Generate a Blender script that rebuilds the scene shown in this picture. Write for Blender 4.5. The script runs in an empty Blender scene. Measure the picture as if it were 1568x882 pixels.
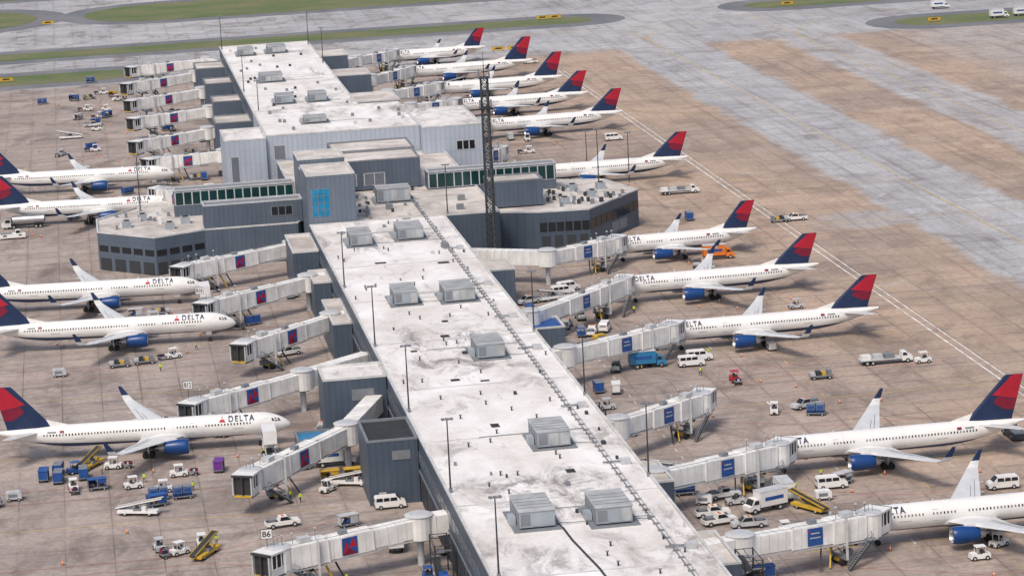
import bpy, math, random, bmesh
from mathutils import Vector, Matrix
random.seed(7)
SC=bpy.context.scene
COL=SC.collection
SC.view_settings.view_transform='Standard'; SC.view_settings.look='None'; SC.view_settings.exposure=0

# ------------------------------------------------------------ materials
def mat_new(name):
    m=bpy.data.materials.new(name); m.use_nodes=True
    nt=m.node_tree; b=nt.nodes['Principled BSDF']
    return m,nt,b
class NT:
    def __init__(s,nt): s.nt=nt
    def n(s,t,**k):
        nd=s.nt.nodes.new(t)
        for a,v in k.items(): setattr(nd,a,v)
        return nd
    def link(s,a,b): s.nt.links.new(a,b)
    def val(s,x,sock):
        if isinstance(x,(int,float)): sock.default_value=x
        else: s.link(x,sock)
    def m(s,op,a,b=0.0,c=None,clamp=False):
        nd=s.n('ShaderNodeMath',operation=op); nd.use_clamp=clamp
        s.val(a,nd.inputs[0]); s.val(b,nd.inputs[1])
        if c is not None: s.val(c,nd.inputs[2])
        return nd.outputs[0]
    def pos(s): return s.n('ShaderNodeNewGeometry').outputs['Position']
    def obj(s): return s.n('ShaderNodeTexCoord').outputs['Object']
    def sep(s,v):
        nd=s.n('ShaderNodeSeparateXYZ'); s.link(v,nd.inputs[0]); return nd.outputs
    def scale(s,v,sc):
        nd=s.n('ShaderNodeMapping'); s.link(v,nd.inputs[0]); nd.inputs['Scale'].default_value=sc; return nd.outputs[0]
    def noise(s,v,scale,detail=4,rough=.55,dist=0):
        nd=s.n('ShaderNodeTexNoise'); s.link(v,nd.inputs['Vector'])
        nd.inputs['Scale'].default_value=scale; nd.inputs['Detail'].default_value=detail
        nd.inputs['Roughness'].default_value=rough; nd.inputs['Distortion'].default_value=dist
        return nd.outputs[0]
    def ramp(s,x,lo,hi,a=0.,b=1.):
        nd=s.n('ShaderNodeMapRange'); s.val(x,nd.inputs[0])
        nd.inputs[1].default_value=lo; nd.inputs[2].default_value=hi; nd.inputs[3].default_value=a; nd.inputs[4].default_value=b
        return nd.outputs[0]
    def mix(s,f,a,b,mode='MIX'):
        nd=s.n('ShaderNodeMix',data_type='RGBA',blend_type=mode)
        s.val(f,nd.inputs[0])
        for x,i in ((a,6),(b,7)):
            if isinstance(x,tuple): nd.inputs[i].default_value=(x[0],x[1],x[2],1)
            else: s.link(x,nd.inputs[i])
        return nd.outputs[2]
    def grey(s,x):
        nd=s.n('ShaderNodeCombineColor')
        for i in range(3): s.val(x,nd.inputs[i])
        return nd.outputs[0]
MATS={}
def simple(name,col,rough=.6,metal=0.,var=.12,scale=.8,spec=.4):
    m,nt,b=mat_new(name); k=NT(nt)
    p=k.obj(); n=k.noise(p,scale,4)
    f=k.ramp(n,.3,.7,1-var,1+var*.5)
    c=k.mix(1.0,tuple(col),k.grey(f),'MULTIPLY')
    k.link(c,b.inputs['Base Color']); b.inputs['Roughness'].default_value=rough; b.inputs['Metallic'].default_value=metal
    b.inputs['Specular IOR Level'].default_value=spec
    MATS[name]=m; return m
simple('white_paint',(.76,.75,.73),.4,var=.08)
simple('wing_grey',(.62,.63,.63),.4,var=.12,scale=.5)
simple('navy',(.014,.030,.085),.4,var=.15)
simple('engine_blue',(.01,.055,.20),.3,var=.15)
simple('red',(.42,.014,.035),.45,var=.1)
simple('dark_red',(.20,.010,.035),.45,var=.1)
simple('window_dark',(.02,.023,.027),.15,var=.1)
simple('window_soft',(.16,.18,.21),.2,var=.1)
simple('metal_bare',(.45,.45,.46),.35,metal=.8)
simple('tyre',(.025,.024,.023),.85)
simple('dark_steel',(.04,.044,.05),.6)
simple('mid_grey',(.20,.215,.235),.6)
simple('light_grey',(.5,.51,.52),.55,var=.2)
simple('bridge_white',(.80,.79,.76),.5,var=.22,scale=.35)
simple('bridge_seam',(.60,.59,.57),.6,var=.3)
simple('yellow',(.60,.38,.04),.5,var=.25)
simple('orange',(.75,.2,.03),.5)
simple('blue',(.02,.085,.30),.45,var=.25)
simple('teal_blue',(.03,.2,.40),.4,var=.2)
simple('purple',(.14,.03,.25),.5)
simple('brown_box',(.3,.17,.08),.8)
simple('blue_glass',(.01,.20,.38),.12,var=.5,scale=.35)
simple('green_glass',(.012,.045,.048),.12,var=.4,scale=.3)
simple('line_white',(.74,.73,.70),.8,var=.5,scale=.3)
simple('line_yellow',(.55,.40,.14),.8,var=.5,scale=.3)
simple('line_red',(.40,.15,.11),.8,var=.5,scale=.3)
simple('black_patch',(.035,.035,.035),.7,var=.3)
simple('roof_unit',(.33,.37,.41),.5,var=.2,scale=.3)
simple('roof_unit_top',(.42,.43,.43),.55,var=.3,scale=.4)
simple('parapet',(.58,.58,.57),.6,var=.25,scale=.3)
simple('hi_vis',(.55,.72,.05),.7); simple('skin',(.42,.25,.17),.6); simple('hair',(.03,.02,.015),.8)

def asphalt():
    m,nt,b=mat_new('asphalt_shoulder'); k=NT(nt); p=k.pos()
    n=k.noise(k.scale(p,(1,.4,1)),.05,5); n2=k.noise(p,.8,3)
    c=k.mix(k.ramp(n,.3,.7),(.12,.125,.14),(.20,.20,.21)); c=k.mix(.3,c,k.grey(n2),'OVERLAY')
    k.link(c,b.inputs['Base Color']); b.inputs['Roughness'].default_value=.9; MATS['asphalt']=m
asphalt()
def grass():
    m,nt,b=mat_new('grass'); k=NT(nt); p=k.pos()
    n=k.noise(k.scale(p,(.5,1,1)),.06,6,.65); n2=k.noise(p,.6,4,.7)
    c=k.mix(k.ramp(n,.38,.62),(.095,.145,.045),(.20,.185,.09)); c=k.mix(k.ramp(n2,.35,.75,0,.6),c,(.07,.10,.04))
    k.link(c,b.inputs['Base Color']); b.inputs['Roughness'].default_value=.95; MATS['grass']=m
grass()
def concrete_ground():
    m,nt,b=mat_new('apron_concrete'); k=NT(nt); p=k.pos(); X,Y,Z=k.sep(p)
    big=k.noise(p,.011,4,.6); mid=k.noise(k.scale(p,(1,.45,1)),.06,6,.66,.4); fine=k.noise(p,.9,4,.68)
    wob=k.m('MULTIPLY',k.m('SUBTRACT',k.noise(p,.05,5,.7),.5),13)
    Xw=k.m('ADD',X,wob); Yw=k.m('ADD',Y,wob)
    def band(a,c,V=Xw,s=1.6):
        return k.m('MULTIPLY',k.ramp(V,a-s,a+s),k.ramp(V,c-s,c+s,1,0))
    gray=band(195,228)
    gray=k.m('MAXIMUM',gray,k.m('MULTIPLY',band(254,277),.85)); gray=k.m('MAXIMUM',gray,k.ramp(Yw,998,1012))
    gray=k.m('MAXIMUM',gray,k.m('MULTIPLY',k.m('MULTIPLY',band(641,661,Yw),k.ramp(X,168,185)),.7))
    gray=k.m('MAXIMUM',gray,k.m('MULTIPLY',k.ramp(X,290,310),.5))
    gray=k.m('MULTIPLY',gray,k.ramp(mid,.25,.5,.75,1))
    brown=k.mix(k.ramp(big,.40,.60),(.46,.345,.26),(.36,.285,.235))
    left=k.mix(k.ramp(mid,.32,.68),(.30,.255,.232),(.44,.37,.325))
    c=k.mix(k.ramp(Xw,95,160),left,brown)
    grayc=k.mix(k.ramp(big,.40,.60),(.38,.385,.40),(.46,.46,.465))
    c=k.mix(gray,c,grayc)
    fx=k.m('FLOOR',k.m('DIVIDE',X,7.6)); fy=k.m('FLOOR',k.m('DIVIDE',Y,7.6))
    cb=k.n('ShaderNodeCombineXYZ'); k.link(fx,cb.inputs[0]); k.link(fy,cb.inputs[1])
    wn=k.n('ShaderNodeTexWhiteNoise',noise_dimensions='2D'); k.link(cb.outputs[0],wn.inputs['Vector'])
    c=k.mix(1.0,c,k.grey(k.ramp(wn.outputs[0],0,1,.90,1.07)),'MULTIPLY')
    pat=k.m('MULTIPLY',k.ramp(wn.outputs[0],.90,.92),k.ramp(mid,.42,.55))
    c=k.mix(k.m('MULTIPLY',pat,.28),c,(.17,.14,.13))
    jx=k.m('ABSOLUTE',k.m('SUBTRACT',k.m('FRACT',k.m('DIVIDE',X,7.6)),.5)); jy=k.m('ABSOLUTE',k.m('SUBTRACT',k.m('FRACT',k.m('DIVIDE',Y,7.6)),.5))
    brk=k.ramp(k.noise(p,.04,5,.7),.40,.62)
    j=k.m('MAXIMUM',k.ramp(jx,.478,.492),k.m('MULTIPLY',k.ramp(jy,.465,.485),.8))
    farf=k.m('MULTIPLY',k.ramp(X,150,230,1,.6),k.ramp(Y,640,860,1,.6))
    j=k.m('MULTIPLY',k.m('MULTIPLY',j,farf),k.m('ADD',.10,k.m('MULTIPLY',brk,.75)))
    c=k.mix(j,c,(.13,.10,.085))
    gj=k.m('MULTIPLY',k.m('MAXIMUM',k.ramp(jx,.36,.5),k.ramp(jy,.34,.5)),k.ramp(mid,.46,.62)); c=k.mix(k.m('MULTIPLY',gj,.3),c,(.16,.125,.11))
    st=k.noise(k.scale(p,(1,.7,1)),.075,7,.72,.8)
    gate=k.ramp(X,120,185,1,.6)
    s=k.m('MULTIPLY',k.ramp(st,.49,.66),gate)
    c=k.mix(k.m('MULTIPLY',s,.75),c,(.145,.115,.10))
    c=k.mix(k.m('MULTIPLY',k.ramp(st,.40,.30),.5),c,(.56,.50,.44))
    sk=k.noise(k.scale(p,(1,.03,1)),.35,4,.6); c=k.mix(k.m('MULTIPLY',k.ramp(sk,.54,.72),k.ramp(X,150,190,0,.5)),c,(.16,.13,.115))
    sk2=k.noise(k.scale(p,(.06,1,1)),.3,4,.6); c=k.mix(k.m('MULTIPLY',k.ramp(sk2,.53,.70),k.ramp(X,150,180,.5,.2)),c,(.15,.13,.12))
    c=k.mix(.45,c,k.grey(fine),'OVERLAY')
    k.link(c,b.inputs['Base Color']); b.inputs['Roughness'].default_value=.85; b.inputs['Specular IOR Level'].default_value=.2
    MATS['ground']=m
concrete_ground()
def roofmat():
    m,nt,b=mat_new('roof_membrane'); k=NT(nt); p=k.pos(); X,Y,Z=k.sep(p)
    n=k.noise(k.scale(p,(1,.6,1)),.09,6,.66,.5); st=k.noise(k.scale(p,(1,.45,1)),.16,8,.74,.8); f=k.noise(p,1.2,4,.68)
    c=k.mix(k.ramp(n,.36,.64),(.84,.825,.805),(.64,.60,.56))
    def hump(c0,w): return k.ramp(k.m('ABSOLUTE',k.m('SUBTRACT',Y,c0)),w*.4,w,1,0)
    cen=k.ramp(k.m('ABSOLUTE',k.m('SUBTRACT',X,65)),6,14,1,.15)
    reg=k.m('MAXIMUM',k.m('MAXIMUM',k.m('MULTIPLY',hump(503,32),cen),k.m('MULTIPLY',hump(404,20),cen)),k.ramp(k.noise(k.scale(p,(1,.6,1)),.03,2),.46,.60,0,.7))
    c=k.mix(k.m('MULTIPLY',k.m('MULTIPLY',k.ramp(st,.47,.60),reg),.85),c,(.18,.16,.15))
    c=k.mix(k.m('MULTIPLY',k.ramp(st,.57,.66),.55),c,(.28,.255,.23))
    sx=k.m('ABSOLUTE',k.m('SUBTRACT',k.m('FRACT',k.m('DIVIDE',Y,6.1)),.5)); c=k.mix(k.m('MULTIPLY',k.ramp(sx,.475,.49),k.ramp(n,.3,.6,.05,.3)),c,(.4,.39,.38))
    c=k.mix(.35,c,k.grey(f),'OVERLAY')
    k.link(c,b.inputs['Base Color']); b.inputs['Roughness'].default_value=.75; MATS['roof']=m
roofmat()
def roof2():
    m,nt,b=mat_new('gravel_roof'); k=NT(nt); p=k.pos()
    n=k.noise(p,.09,6,.66,.5); f=k.noise(p,1.2,4,.68)
    c=k.mix(k.ramp(n,.36,.62),(.68,.635,.585),(.40,.36,.325)); c=k.mix(.35,c,k.grey(f),'OVERLAY')
    k.link(c,b.inputs['Base Color']); b.inputs['Roughness'].default_value=.85; MATS['gravel']=m
roof2()
def panel(name,c1,c2,pitch):
    m,nt,b=mat_new(name); k=NT(nt); p=k.pos(); X,Y,Z=k.sep(p)
    s=k.m('ADD',X,Y); fr=k.m('ABSOLUTE',k.m('SUBTRACT',k.m('FRACT',k.m('DIVIDE',s,pitch)),.5))
    hz=k.m('ABSOLUTE',k.m('SUBTRACT',k.m('FRACT',k.m('DIVIDE',Z,3.6)),.5))
    n=k.noise(k.scale(p,(1,1,.25)),.3,5,.65)
    c=k.mix(k.ramp(n,.3,.7),c1,c2)
    c=k.mix(k.m('MULTIPLY',k.ramp(fr,.3,.45),.25),c,(c1[0]*.5,c1[1]*.5,c1[2]*.55))
    c=k.mix(k.m('MULTIPLY',k.ramp(hz,.48,.49),.35),c,(c1[0]*.5,c1[1]*.5,c1[2]*.5))
    k.link(c,b.inputs['Base Color']); b.inputs['Roughness'].default_value=.5
    bp=k.n('ShaderNodeBump'); bp.inputs['Strength'].default_value=.35; bp.inputs['Distance'].default_value=.1; k.link(fr,bp.inputs['Height']); k.link(bp.outputs[0],b.inputs['Normal'])
    MATS[name]=m
panel('wall_light',(.36,.41,.48),(.44,.49,.56),1.3)
panel('wall_dark',(.055,.078,.112),(.08,.105,.14),1.1)
panel('wall_mid',(.075,.10,.138),(.105,.135,.175),1.1)
panel('wall_tower',(.115,.145,.19),(.145,.175,.22),1.1)
def fusemat():
    m,nt,b=mat_new('fuselage_paint'); k=NT(nt); p=k.obj(); X,Y,Z=k.sep(p)
    n=k.noise(k.scale(p,(.25,1,1)),.9,4)
    c=k.mix(k.ramp(n,.3,.7),(.80,.79,.76),(.71,.70,.68))
    ln=k.m('ABSOLUTE',k.m('SUBTRACT',k.m('FRACT',k.m('DIVIDE',X,5.2)),.5)); c=k.mix(k.m('MULTIPLY',k.ramp(ln,.49,.496),.4),c,(.45,.45,.45))
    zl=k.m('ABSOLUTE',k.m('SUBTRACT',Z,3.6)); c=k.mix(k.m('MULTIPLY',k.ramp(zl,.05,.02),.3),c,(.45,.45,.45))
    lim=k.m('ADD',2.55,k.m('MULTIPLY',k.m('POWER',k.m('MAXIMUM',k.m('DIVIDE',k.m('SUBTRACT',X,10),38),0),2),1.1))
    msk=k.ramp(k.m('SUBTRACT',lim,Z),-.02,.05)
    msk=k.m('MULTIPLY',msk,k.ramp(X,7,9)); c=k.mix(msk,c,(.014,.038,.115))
    k.link(c,b.inputs['Base Color']); b.inputs['Roughness'].default_value=.35; MATS['fuselage']=m
fusemat()

# ------------------------------------------------------------ mesh builder
class MB:
    def __init__(s): s.v=[];s.f=[];s.fm=[];s.mats=[]
    def mi(s,m):
        if m not in s.mats: s.mats.append(m)
        return s.mats.index(m)
    def add(s,vs,fs,m):
        o=len(s.v); s.v.extend([tuple(x) for x in vs]); i=s.mi(m)
        for f in fs: s.f.append(tuple(o+a for a in f)); s.fm.append(i)
    def poly(s,pts,m): s.add(pts,[tuple(range(len(pts)))],m)
    def hexa(s,b,t,m,caps=True):
        n=len(b); fs=[(i,(i+1)%n,n+(i+1)%n,n+i) for i in range(n)]
        if caps: fs+= [tuple(range(n))[::-1],tuple(range(n,2*n))]
        s.add(list(b)+list(t),fs,m)
    def box(s,c,sz,m,rz=0,tap=1.):
        x,y,z=sz[0]/2,sz[1]/2,sz[2]/2; cs,sn=math.cos(rz),math.sin(rz)
        def T(px,py,pz): return (c[0]+px*cs-py*sn,c[1]+px*sn+py*cs,c[2]+pz)
        b=[T(-x,-y,-z),T(x,-y,-z),T(x,y,-z),T(-x,y,-z)]; t=[T(-x*tap,-y*tap,z),T(x*tap,-y*tap,z),T(x*tap,y*tap,z),T(-x*tap,y*tap,z)]
        s.hexa(b,t,m)
    def bx(s,x0,x1,y0,y1,z0,z1,m): s.box(((x0+x1)/2,(y0+y1)/2,(z0+z1)/2),(x1-x0,y1-y0,z1-z0),m)
    def beam(s,p0,p1,w,h,m):
        p0=Vector(p0);p1=Vector(p1);d=(p1-p0).normalized()
        up=Vector((0,0,1)) if abs(d.z)<.95 else Vector((1,0,0))
        sd=d.cross(up).normalized(); u=sd.cross(d)
        q=[(-1,-1),(1,-1),(1,1),(-1,1)]
        b=[p0+sd*(a*w/2)+u*(c*h/2) for a,c in q]; t=[p1+sd*(a*w/2)+u*(c*h/2) for a,c in q]
        s.hexa(b,t,m)
    def cyl(s,p0,p1,r0,r1,m,n=12,caps=True):
        p0=Vector(p0);p1=Vector(p1);d=(p1-p0).normalized()
        up=Vector((0,0,1)) if abs(d.z)<.95 else Vector((1,0,0))
        a=d.cross(up).normalized(); u=a.cross(d)
        A=[(math.cos(2*math.pi*i/n),math.sin(2*math.pi*i/n)) for i in range(n)]
        s.hexa([p0+a*(c*r0)+u*(e*r0) for c,e in A],[p1+a*(c*r1)+u*(e*r1) for c,e in A],m,caps)
    def prism(s,prof,hw,m,top_in=0.,zr=None):
        zs=[p[1] for p in prof]; z0,z1=min(zs),max(zs)
        def w(z): return hw-top_in*max(0,(z-(z0+z1)/2)/((z1-z0)/2))
        s.hexa([(x,-w(z),z) for x,z in prof],[(x,w(z),z) for x,z in prof],m)
    def mesh(s,name,smooth=False):
        me=bpy.data.meshes.new(name); me.from_pydata(s.v,[],s.f)
        for m in s.mats: me.materials.append(MATS[m])
        me.polygons.foreach_set('material_index',s.fm)
        bm=bmesh.new(); bm.from_mesh(me); bmesh.ops.recalc_face_normals(bm,faces=bm.faces); bm.to_mesh(me); bm.free()
        if smooth:
            me.polygons.foreach_set('use_smooth',[True]*len(me.polygons))
            try: me.set_sharp_from_angle(angle=math.radians(40))
            except Exception: pass
        me.update(); return me
def put(name,me,parent=None,loc=(0,0,0),rz=0):
    o=bpy.data.objects.new(name,me); COL.objects.link(o); o.location=loc; o.rotation_euler=(0,0,rz)
    if parent: o.parent=parent
    return o
def empty(name,loc=(0,0,0),rz=0,sc=(1,1,1)):
    o=bpy.data.objects.new(name,None); COL.objects.link(o); o.location=loc; o.rotation_euler=(0,0,rz); o.scale=sc; o.empty_display_size=.1; return o

# ------------------------------------------------------------ text glyphs
def glyphs(txt,spacing=1.1):
    c=bpy.data.curves.new('t','FONT'); c.body=txt; c.size=1; c.space_character=spacing; c.offset=.018
    o=bpy.data.objects.new('t',c); COL.objects.link(o); bpy.context.view_layer.update()
    me=bpy.data.meshes.new_from_object(o.evaluated_get(bpy.context.evaluated_depsgraph_get()))
    vs=[tuple(v.co) for v in me.vertices]; fs=[tuple(p.vertices) for p in me.polygons]
    bpy.data.objects.remove(o); bpy.data.meshes.remove(me)
    xs=[v[0] for v in vs]; ys=[v[1] for v in vs]; x0,x1,y0,y1=min(xs),max(xs),min(ys),max(ys)
    vs=[((v[0]-x0)/(x1-x0),(v[1]-y0)/(y1-y0)) for v in vs]
    return vs,fs
TITLE=glyphs("DELTA",1.25)

# ------------------------------------------------------------ airliner
def loft(mb,secs,m):
    n=len(secs[0]); o=len(mb.v); mi=mb.mi(m)
    for s in secs: mb.v.extend([tuple(p) for p in s])
    for i in range(len(secs)-1):
        for j in range(n):
            a=o+i*n+j;b=o+i*n+(j+1)%n
            mb.f.append((a,b,b+n,a+n)); mb.fm.append(mi)
    mb.f.append(tuple(o+j for j in range(n))); mb.fm.append(mi)
    mb.f.append(tuple(o+(len(secs)-1)*n+j for j in range(n))); mb.fm.append(mi)
AF=[(0,0),(.04,.45),(.15,.85),(.35,1),(.7,.55),(1,.03),(1,-.03),(.7,-.3),(.3,-.5),(.05,-.3)]
def sec(y,z,xle,ch,th,ny=0.,nz=1.):
    return [(xle+a*ch, y+ny*b*th/2*ch, z+nz*b*th/2*ch) for a,b in AF]
def build_airliner(L,R,zc,finz,semis,wx,ex,key,small=False):
    P={}
    Lt=14.5 if L>40 else 12.5; Ln=6.2
    def rz(x):
        if x<Ln: a=max(0,1-x/Ln); return max(.05,R*(1-a*a)**.6), zc-.6*a*a
        if x>L-Lt: t=min(1,(x-(L-Lt))/Lt); return max(.18,R*(1-.92*t**1.65)), zc+1.3*t**1.7
        return R,zc
    xs=[0,.08,.25,.5,.9,1.4,2,2.7,3.5,4.4,5.3,6.2]+[6.2+(L-Lt-6.2)*i/6 for i in range(1,7)]+[L-Lt+Lt*i/9 for i in range(1,10)]
    N=28; mb=MB(); secs=[]
    for x in xs:
        r,c=rz(x); secs.append([(x,r*math.cos(2*math.pi*j/N),c+r*1.03*math.sin(2*math.pi*j/N)) for j in range(N)])
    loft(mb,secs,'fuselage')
    f=[]
    for i in range(9):
        t=i/8; x=wx-2.5+13.5*t; w=math.sin(math.pi*min(max(t,.04),.96))**.5
        f.append([(x,(R+.15)*w*math.cos(a),zc-.95+1.35*w*math.sin(a)) for a in [2*math.pi*j/16 for j in range(16)]])
    loft(mb,f,'fuselage')
    mb.cyl((L-.3,0,zc+1.28),(L+.15,0,zc+1.32),.2,.12,'dark_steel',10)
    for ax in (9,14): mb.hexa([(ax,-.03,zc+R),(ax+.5,-.03,zc+R),(ax+.5,.03,zc+R),(ax,.03,zc+R)],[(ax+.25,-.02,zc+R+.45),(ax+.5,-.02,zc+R+.45),(ax+.5,.02,zc+R+.45),(ax+.25,.02,zc+R+.45)],'light_grey')
    P['fuselage']=mb.mesh('fuselage_'+key,True)
    d=MB()
    def S(x,z,s,off=.03):
        r,c=rz(x); q=max(-1,min(1,(z-c)/(r*1.03))); th=math.asin(q); return (x,s*(r+off)*math.cos(th),c+(r*1.03+off)*math.sin(th))
    for s in (-1,1):
        x=7.2
        skips=[(wx+3.2,.9),(wx-2.0,.5)]
        while x<L-8.5:
            if not any(abs(x-a)<b for a,b in skips):
                d.poly([S(x-.12,zc+.42,s),S(x+.12,zc+.42,s),S(x+.12,zc+.76,s),S(x-.12,zc+.76,s)],'window_soft' if random.random()<.4 else 'window_dark')
            x+=.56
        doors=[4.4,L-8.0]+([17.5 if L>50 else 14.2] if L>40 else [])+([L-20] if L>50 else [])
        for dx in doors:
            z0,z1=zc-.55,zc+1.2
            for a,b_,c_,e in ((dx-.45,dx-.38,z0,z1),(dx+.38,dx+.45,z0,z1),(dx-.45,dx+.45,z1-.07,z1),(dx-.45,dx+.45,z0,z0+.07)):
                d.poly([S(a,c_,s),S(b_,c_,s),S(b_,e,s),S(a,e,s)],'light_grey')
        for a,b_ in ((8.5,10.3),(L-16,L-14.2)):
            for e0,e1,g0,g1 in ((a,a+.06,zc-1.3,zc-.2),(b_-.06,b_,zc-1.3,zc-.2),(a,b_,zc-.26,zc-.2)): d.poly([S(e0,g0,s),S(e1,g0,s),S(e1,g1,s),S(e0,g1,s)],'mid_grey')
        for a0,a1,zb,zt in ((1.75,2.25,zc+.45,zc+.95),(2.3,2.8,zc+.5,zc+1.08),(2.85,3.3,zc+.6,zc+1.1)):
            d.poly([S(a0,zb,s,.02),S(a1,zb,s,.02),S(a1+.08,zt,s,.02),S(a0+.35,zt-.02,s,.02)],'window_dark')
        vs,fs=TITLE; h0,h1=zc+.98,zc+1.8
        if s<0:
            x0,x1=(5.3,9.6); pts=[S(x0+u*(x1-x0),h0+w*(h1-h0),s,.10) for u,w in vs]
        else:
            x0,x1=(6.4,11.0); pts=[S(x1-u*(x1-x0),h0+w*(h1-h0),s,.10) for u,w in vs]
            d.poly([S(12.7,h0,s,.08),S(11.5,h0,s,.08),S(12.1,h1,s,.08)],'red')
        d.add(pts,fs,'navy')
        d.poly([S(L-11,zc+.95,s,.05),S(L-9.4,zc+.95,s,.05),S(L-9.4,zc+1.2,s,.05),S(L-11,zc+1.2,s,.05)],'mid_grey')
        d.poly([S(L-12.4,zc+.9,s,.05),S(L-11.6,zc+.9,s,.05),S(L-11.6,zc+1.3,s,.05),S(L-12.4,zc+1.3,s,.05)],'dark_red')
    P['markings']=d.mesh('markings_'+key)
    w=MB(); dz=zc-1.15
    for s in (-1,1):
        rc=8.4 if not small else 7.0; tc=1.9; sw=.56
        kx=.34*semis
        secs=[sec(0,dz,wx,rc,.13),sec(s*kx,dz+kx*.09,wx+kx*sw,rc*.62,.12)]
        ye=semis-.9
        def ch(y): return rc*.62+(tc-rc*.62)*((y-kx)/(ye-kx))
        for q in (.62,.82): secs.append(sec(s*semis*q,dz+semis*q*.10,wx+semis*q*sw,ch(q*semis),.11))
        secs.append(sec(s*ye,dz+ye*.105,wx+ye*sw,tc,.1))
        loft(w,secs,'wing_grey')
        zt=dz+ye*.105; wh=2.6 if not small else 2.3
        w2=[sec(s*ye,zt,wx+ye*sw,tc,.1),sec(s*(ye+.55),zt+.25,wx+ye*sw+.5,tc*.85,.1,-s*.6,.8),sec(s*(ye+.8),zt+.9,wx+ye*sw+1.05,tc*.7,.1,-s,.2),sec(s*(ye+1.0),zt+wh,wx+ye*sw+2.35,tc*.32,.1,-s,.1)]
        loft(w,w2[:3],'wing_grey'); loft(w,w2[2:],'navy')
        for q in (.3,.5,.7):
            y=s*semis*q; xf=wx+semis*q*sw+ (rc*.62 if q<.36 else ch(q*semis))
            w.cyl((xf-1.8,y,dz+semis*q*.1-.2),(xf+.7,y,dz+semis*q*.1-.3),.22,.06,'wing_grey',8)
        for fr,q0,q1 in ((.74,.18,.72),(.62,.20,.60)):
            a=q0*semis;b_=q1*semis
            def up(y):
                c_=ch(y) if y>kx else rc+(rc*.62-rc)*y/kx; return Vector((wx+y*sw+fr*c_,s*y,dz+y*.1+.06*c_*.75*(1.1-fr)+.06))
            pa=up(a);pb_=up(b_); w.beam(pa,pb_,.09,.03,'mid_grey')
        hs=7.4 if not small else 6.2
        hz=zc+.95; hx=L-8.3
        loft(w,[sec(s*.3,hz,hx,4.6,.1),sec(s*hs,hz+hs*.1,hx+hs*.62,1.7,.09)],'wing_grey')
    P['wings']=w.mesh('wings_'+key,True)
    fn=MB(); fz0=zc+R*.55; fx0=L-11.0 if not small else L-9.2
    zb=zc+R*.95
    secs=[]
    A=(fx0,L-2.4,fz0); B=(fx0+.9,L-2.2,zb+.3); C=(L-3.6,L-.3,finz)
    for xa,xb,z in (A,B,(C[0]-.15,C[1]-.02,finz-.25),(C[0]+.15,C[1],finz)):
        c_=xb-xa; secs.append([(xa+a*c_,b*.045*c_,z) for a,b in [(0,0),(.08,.6),(.35,1),(.75,.5),(1,.04),(1,-.04),(.75,-.5),(.35,-1),(.08,-.6)]])
    loft(fn,secs,'navy')
    loft(fn,[[(fx0-3,0,zb-.1),(fx0-3,.05,zb-.15),(fx0-3,-.05,zb-.15)],[(fx0+2.2,0,zb+1.4),(fx0+2.2,.22,zb-.2),(fx0+2.2,-.22,zb-.2)]],'fuselage')
    le0=Vector((B[0],0,B[2]+.15)); te0=Vector((B[1],0,B[2]+.15)); le1=Vector((C[0],0,C[2])); te1=Vector((C[1],0,C[2]))
    def F(u,v,s):
        a=le0.lerp(te0,u); b=le1.lerp(te1,u); p=a.lerp(b,v); c_=(te0.x-le0.x)*(1-v)+(te1.x-le1.x)*v
        up=[(0,0),(.08,.6),(.35,1),(.75,.5),(1,.04)]
        for i in range(4):
            if u<=up[i+1][0]+1e-6: t=(u-up[i][0])/(up[i+1][0]-up[i][0]); th=up[i][1]*(1-t)+up[i+1][1]*t; break
        p.y=s*(th*.045*c_+.035); return p
    for s in (-1,1):
        def strip(fn_lo,fn_hi,u0,u1,mm,n=8):
            for i in range(n):
                a=u0+(u1-u0)*i/n; b=u0+(u1-u0)*(i+1)/n
                fn.poly([F(a,fn_lo(a),s),F(b,fn_lo(b),s),F(b,fn_hi(b),s),F(a,fn_hi(a),s)],mm)
        strip(lambda u:.40+.16*(1-u) ,lambda u:min(1,.54+2.0*(u-.16)),.16,1,'red',12)
        strip(lambda u:.14+.32*max(0,(.8-u)/.7),lambda u:.40+.16*(1-u)-.015,.36,1,'dark_red',8)
    P['tail_fin']=fn.mesh('tail_fin_'+key,False)
    e=MB()
    ey=6.4 if not small else 5.75; er=1.32 if not small else 1.15; ez=dz-.55+ey*.09-er*.45
    ez=max(ez,er+.55)
    for s in (-1,1):
        n=20
        def ring(x,r): return [(x,s*ey+r*math.cos(2*math.pi*j/n),ez+r*math.sin(2*math.pi*j/n)) for j in range(n)]
        o=len(e.v)
        prof=[(1.0,er*.2,'dark_steel'),(1.0,er*.80,'dark_steel'),(.25,er*.82,'metal_bare'),(0,er*.9,'metal_bare'),(.12,er*.98,'engine_blue'),(.8,er*1.03,'engine_blue'),(2.0,er*1.04,'engine_blue'),(3.4,er*.93,'engine_blue'),(4.3,er*.78,'engine_blue'),(4.3,er*.6,'dark_steel'),(5.2,er*.5,'metal_bare'),(5.2,er*.3,'metal_bare'),(6.0,er*.05,'metal_bare')]
        for i,(x,r,m_) in enumerate(prof):
            e.v.extend(ring(ex+x,r))
            if i:
                for j in range(n):
                    a=o+(i-1)*n+j;b=o+(i-1)*n+(j+1)%n; e.f.append((a,b,b+n,a+n)); e.fm.append(e.mi(m_))
        e.cyl((ex+.55,s*ey,ez),(ex+1.0,s*ey,ez),.08,er*.25,'light_grey',10)
        x0=ex+1.2; xw=wx+ey*.56
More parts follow.
